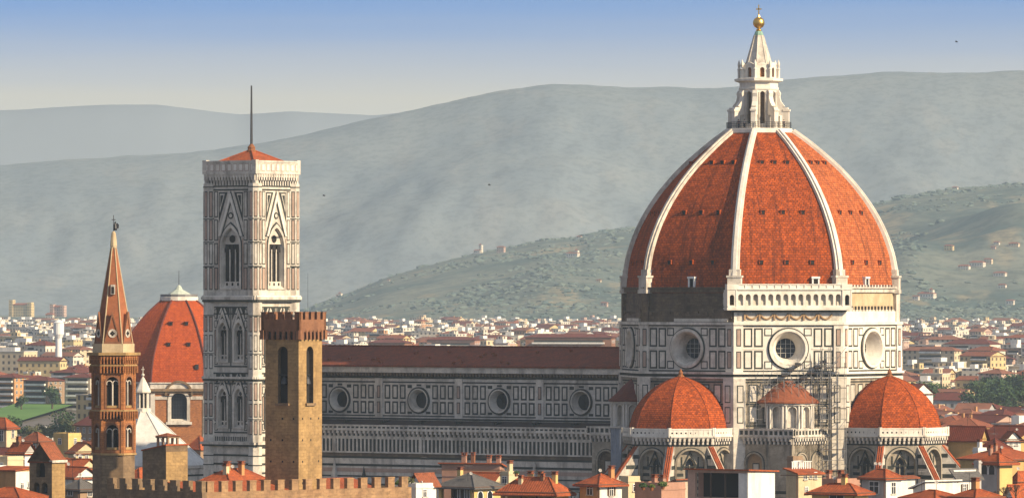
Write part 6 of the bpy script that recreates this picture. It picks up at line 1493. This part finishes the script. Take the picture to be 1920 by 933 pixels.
# apartment blocks behind the lawn
def block(label, x0, x1, ytop, d, col, floors, balc='pl_white', th=30, dp=12):
    P = px(x0, HOR, d); s = FPX / d; w = (x1 - x0) / s / cos(radians(th)) * .86; F = Frame((P.x, P.y, 0), -th); h = zy(ytop, d)
    t = thing('apartment_block', (P.x, P.y, 0), label, 'apartment block'); b = MB(); b.box(F, 0, w, 0, h, -dp, 0, col); wo = b.build('wall', t); fh = h / floors
    for f in range(floors):
        x = MB(); x.box(F, w * .08, w * .92, f * fh + .3, f * fh + 1.2, 0, 1.3, balc); x.rect(F, w * .1, w * .9, f * fh + 1.2, f * fh + 2.5, .04, 'dark'); x.build('balcony', wo)
    b = MB(); make_roof(b, F, 0, w, -dp, 0, h, 'hip', 1.6, 'tile_dark', col, .8); b.build('roof', t); FR_ = F.turn(90, w, 0)
    for f in range(1, floors):
        for q in range(3): win_mesh(FR_, 2 + q * 3.5, f * fh + .9, f * fh + 2.3, 1.3).build('window', wo)
    return t
block('orange apartment block with pale balconies at the left edge behind the lawn', -6, 34, 706, 2950, 'pl_orange', 5); block('brown apartment block with white balconies behind the trees', 44, 100, 712, 2900, 'pl_brown', 5, th=36)
block('tall greyish apartment block with pale corner piers beside the spired tower', 96, 150, 697, 3000, 'pl_grey', 6); block('pale apartment block half hidden by the spired tower', 122, 178, 706, 2880, 'pl_beige', 5, th=24); block('beige tower block behind the brown apartment block', 30, 62, 690, 3150, 'pl_beige', 6)
block('long red brick apartment block with white balconies above the right end of the nave roof', 985, 1172, 631, 3500, 'red_brick', 7, th=12); block('brick apartment block with flat terraces above the middle of the nave roof', 690, 770, 641, 3600, 'red_brick', 6, th=20); block('stepped reddish block above the nave roof near its middle', 800, 905, 636, 3650, 'pl_rose', 6, th=18)
# tall hall with a grey barrel vaulted roof
P = px(1122, HOR, 5200); F = Frame((P.x, P.y, 0), -12); t = thing('hall', (P.x, P.y, 0), 'pale hall with a grey ribbed roof touching the drum on its left', 'hall'); b = MB(); zh = zy(612, 5200); b.box(F, 0, 26, 0, zh, -14, 0, 'pl_white'); b.build('wall', t); b = MB()
for k in range(8): b.prism(F, [(k * 3.4 - .5, zh), (k * 3.4 + 2.9, zh), (k * 3.4 + 1.2, zh + 4)], -14.5, .5, 'flat_roof')
b.build('roof', t)
# water tower
P = px(110, HOR, 3500); t = thing('water_tower', (P.x, P.y, 0), 'white round water tower with a wide tank on top, far left', 'water tower'); z0, z1 = zy(626, 3500), zy(601, 3500)
b = MB(); b.lathe(P, [(2.0, 0), (1.8, z0 - 2.5), (2.7, z0 - .5)], 16, 'white'); b.build('shaft', t); b = MB(); b.lathe(P, [(2.7, z0 - .5), (3.0, z0), (3.0, z1 - 1.2), (3.25, z1 - 1.1), (1.7, z1), (.3, z1 + .8)], 16, 'white'); b.build('tank', t)
# villas and churches on the hills
def hill_d(x, y, f=near_z, d0=6450, d1=9150):
    best = None; d = d0
    while d < d1:
        z = f(x, d)
        if HOR - (z - CAMZ) * FPX / d <= y: return d, z
        d += 15
    return None
def villa(x, y, w, h, col, label, tower=0.0, name='villa', f=near_z, d0=6450, d1=8640):
    r = hill_d(x, y, f, d0, d1)
    if not r: r = (d1, f(x, d1))
    d, z = r; P = px(x, HOR, d); s = FPX / d; F = Frame((P.x, P.y, z - 2), -30); t = thing(name, (P.x, P.y, z - 2), label, name.replace('_', ' '), 'villas on the hills'); W = w / s / .9; H = h / s + 2
    b = MB(); b.box(F, -W / 2, W / 2, 0, H, -W * .4, 0, 'far_' + col); b.build('wall', t); b = MB(); make_roof(b, F, -W / 2, W / 2, -W * .4, 0, H, 'hip', W * .1, 'tile_old', 'far_' + col, .5); b.build('roof', t)
    if tower: b = MB(); b.box(F, W * .2, W * .2 + 4.5, 0, tower / s + 2, -6, -1.5, 'far_' + col); b.poly([F.p(W * .2 - .4, tower / s + 2, -1), F.p(W * .2 + 5, tower / s + 2, -1), F.p(W * .2 + 2.2, tower / s + 4.5, -4)], 'tile_old'); b.build('tower', t)
for a in ((894, 476, 12, 7, 'white', 'white hilltop church with a slim tower, left of the red villa', 17, 'church'), (938, 474, 14, 11, 'pink', 'reddish hilltop villa right of the white church'), (1072, 483, 22, 8, 'white', 'long white villa with a turret on the hill near the dome', 13), (1085, 449, 9, 5, 'white', 'small white house on the hill crest left of the dome'),
          (632, 556, 4, 6, 'white', 'tiny white chapel at the left foot of the hill', 9, 'chapel'), (728, 528, 5, 4, 'white', 'lone pale cottage low on the left hill slope'), (1122, 530, 8, 5, 'cream', 'cream farmhouse on the slope by the drum'), (1132, 578, 12, 8, 'pink', 'pinkish house at the hill foot by the drum'),
          (1735, 560, 30, 9, 'white', 'cluster house with pale walls above the tree belt, right of the dome', 16), (1716, 566, 12, 8, 'white', 'small white house left of the pale cluster house'), (1830, 502, 26, 9, 'white', 'big white villa in the middle of the right slope'), (1852, 497, 14, 10, 'cream', 'cream villa right of the big white villa'),
          (1806, 506, 20, 6, 'white', 'low white farmhouse left of the big white villa'), (1873, 520, 22, 8, 'white', 'white villa lower right of the cream villa'), (1893, 574, 14, 9, 'white', 'white house at the edge of the tree belt by the right edge'), (1790, 356, 10, 5, 'white', 'small white house on the right hill crest'),
          (1778, 470, 16, 6, 'yellow', 'ochre farmhouse below the bare knoll'), (1900, 470, 18, 7, 'cream', 'cream villa on the bare knoll at the right edge'), (1868, 462, 10, 6, 'white', 'small pale house left of the knoll villa'), (1878, 542, 14, 5, 'white', 'long low pale farm building above the tree belt'),
          (1862, 470, 8, 5, 'pink', 'small pinkish house beside the pale house on the knoll')):
    villa(*a)
# left: castle-like villas on the first rise
def rise_z(p, d): return 0
for x, y, w, h, col, lab, tw_ in ((38, 584, 38, 13, 'yellow', 'broad yellow hillside villa with two end towers at the far left', 22), (107, 584, 22, 9, 'pink', 'pinkish hillside villa right of the broad yellow villa', 14), (92, 593, 14, 4, 'white', 'low white house below the pinkish hillside villa', 0)):
    d = 7400; z = zy(y, d); P = px(x, HOR, d); s = FPX / d; F = Frame((P.x, P.y, z - 6), -25); t = thing('villa', (P.x, P.y, z - 6), lab, 'villa', 'villas on the hills'); W = w / s / .92; H = h / s + 6
    b = MB(); b.box(F, -W / 2, W / 2, 0, H, -W * .4, 0, 'far_' + col); b.build('wall', t); b = MB(); make_roof(b, F, -W / 2, W / 2, -W * .4, 0, H, 'hip', 2, 'tile_old', 'far_' + col); b.build('roof', t)
    if tw_: 
        for q in (-W / 2 - 2, W / 2 - 3): b = MB(); b.box(F, q, q + 5, 0, (tw_ if q < 0 else tw_ * .8) / s + 6, -6, .8, 'far_' + col); b.build('tower', t)
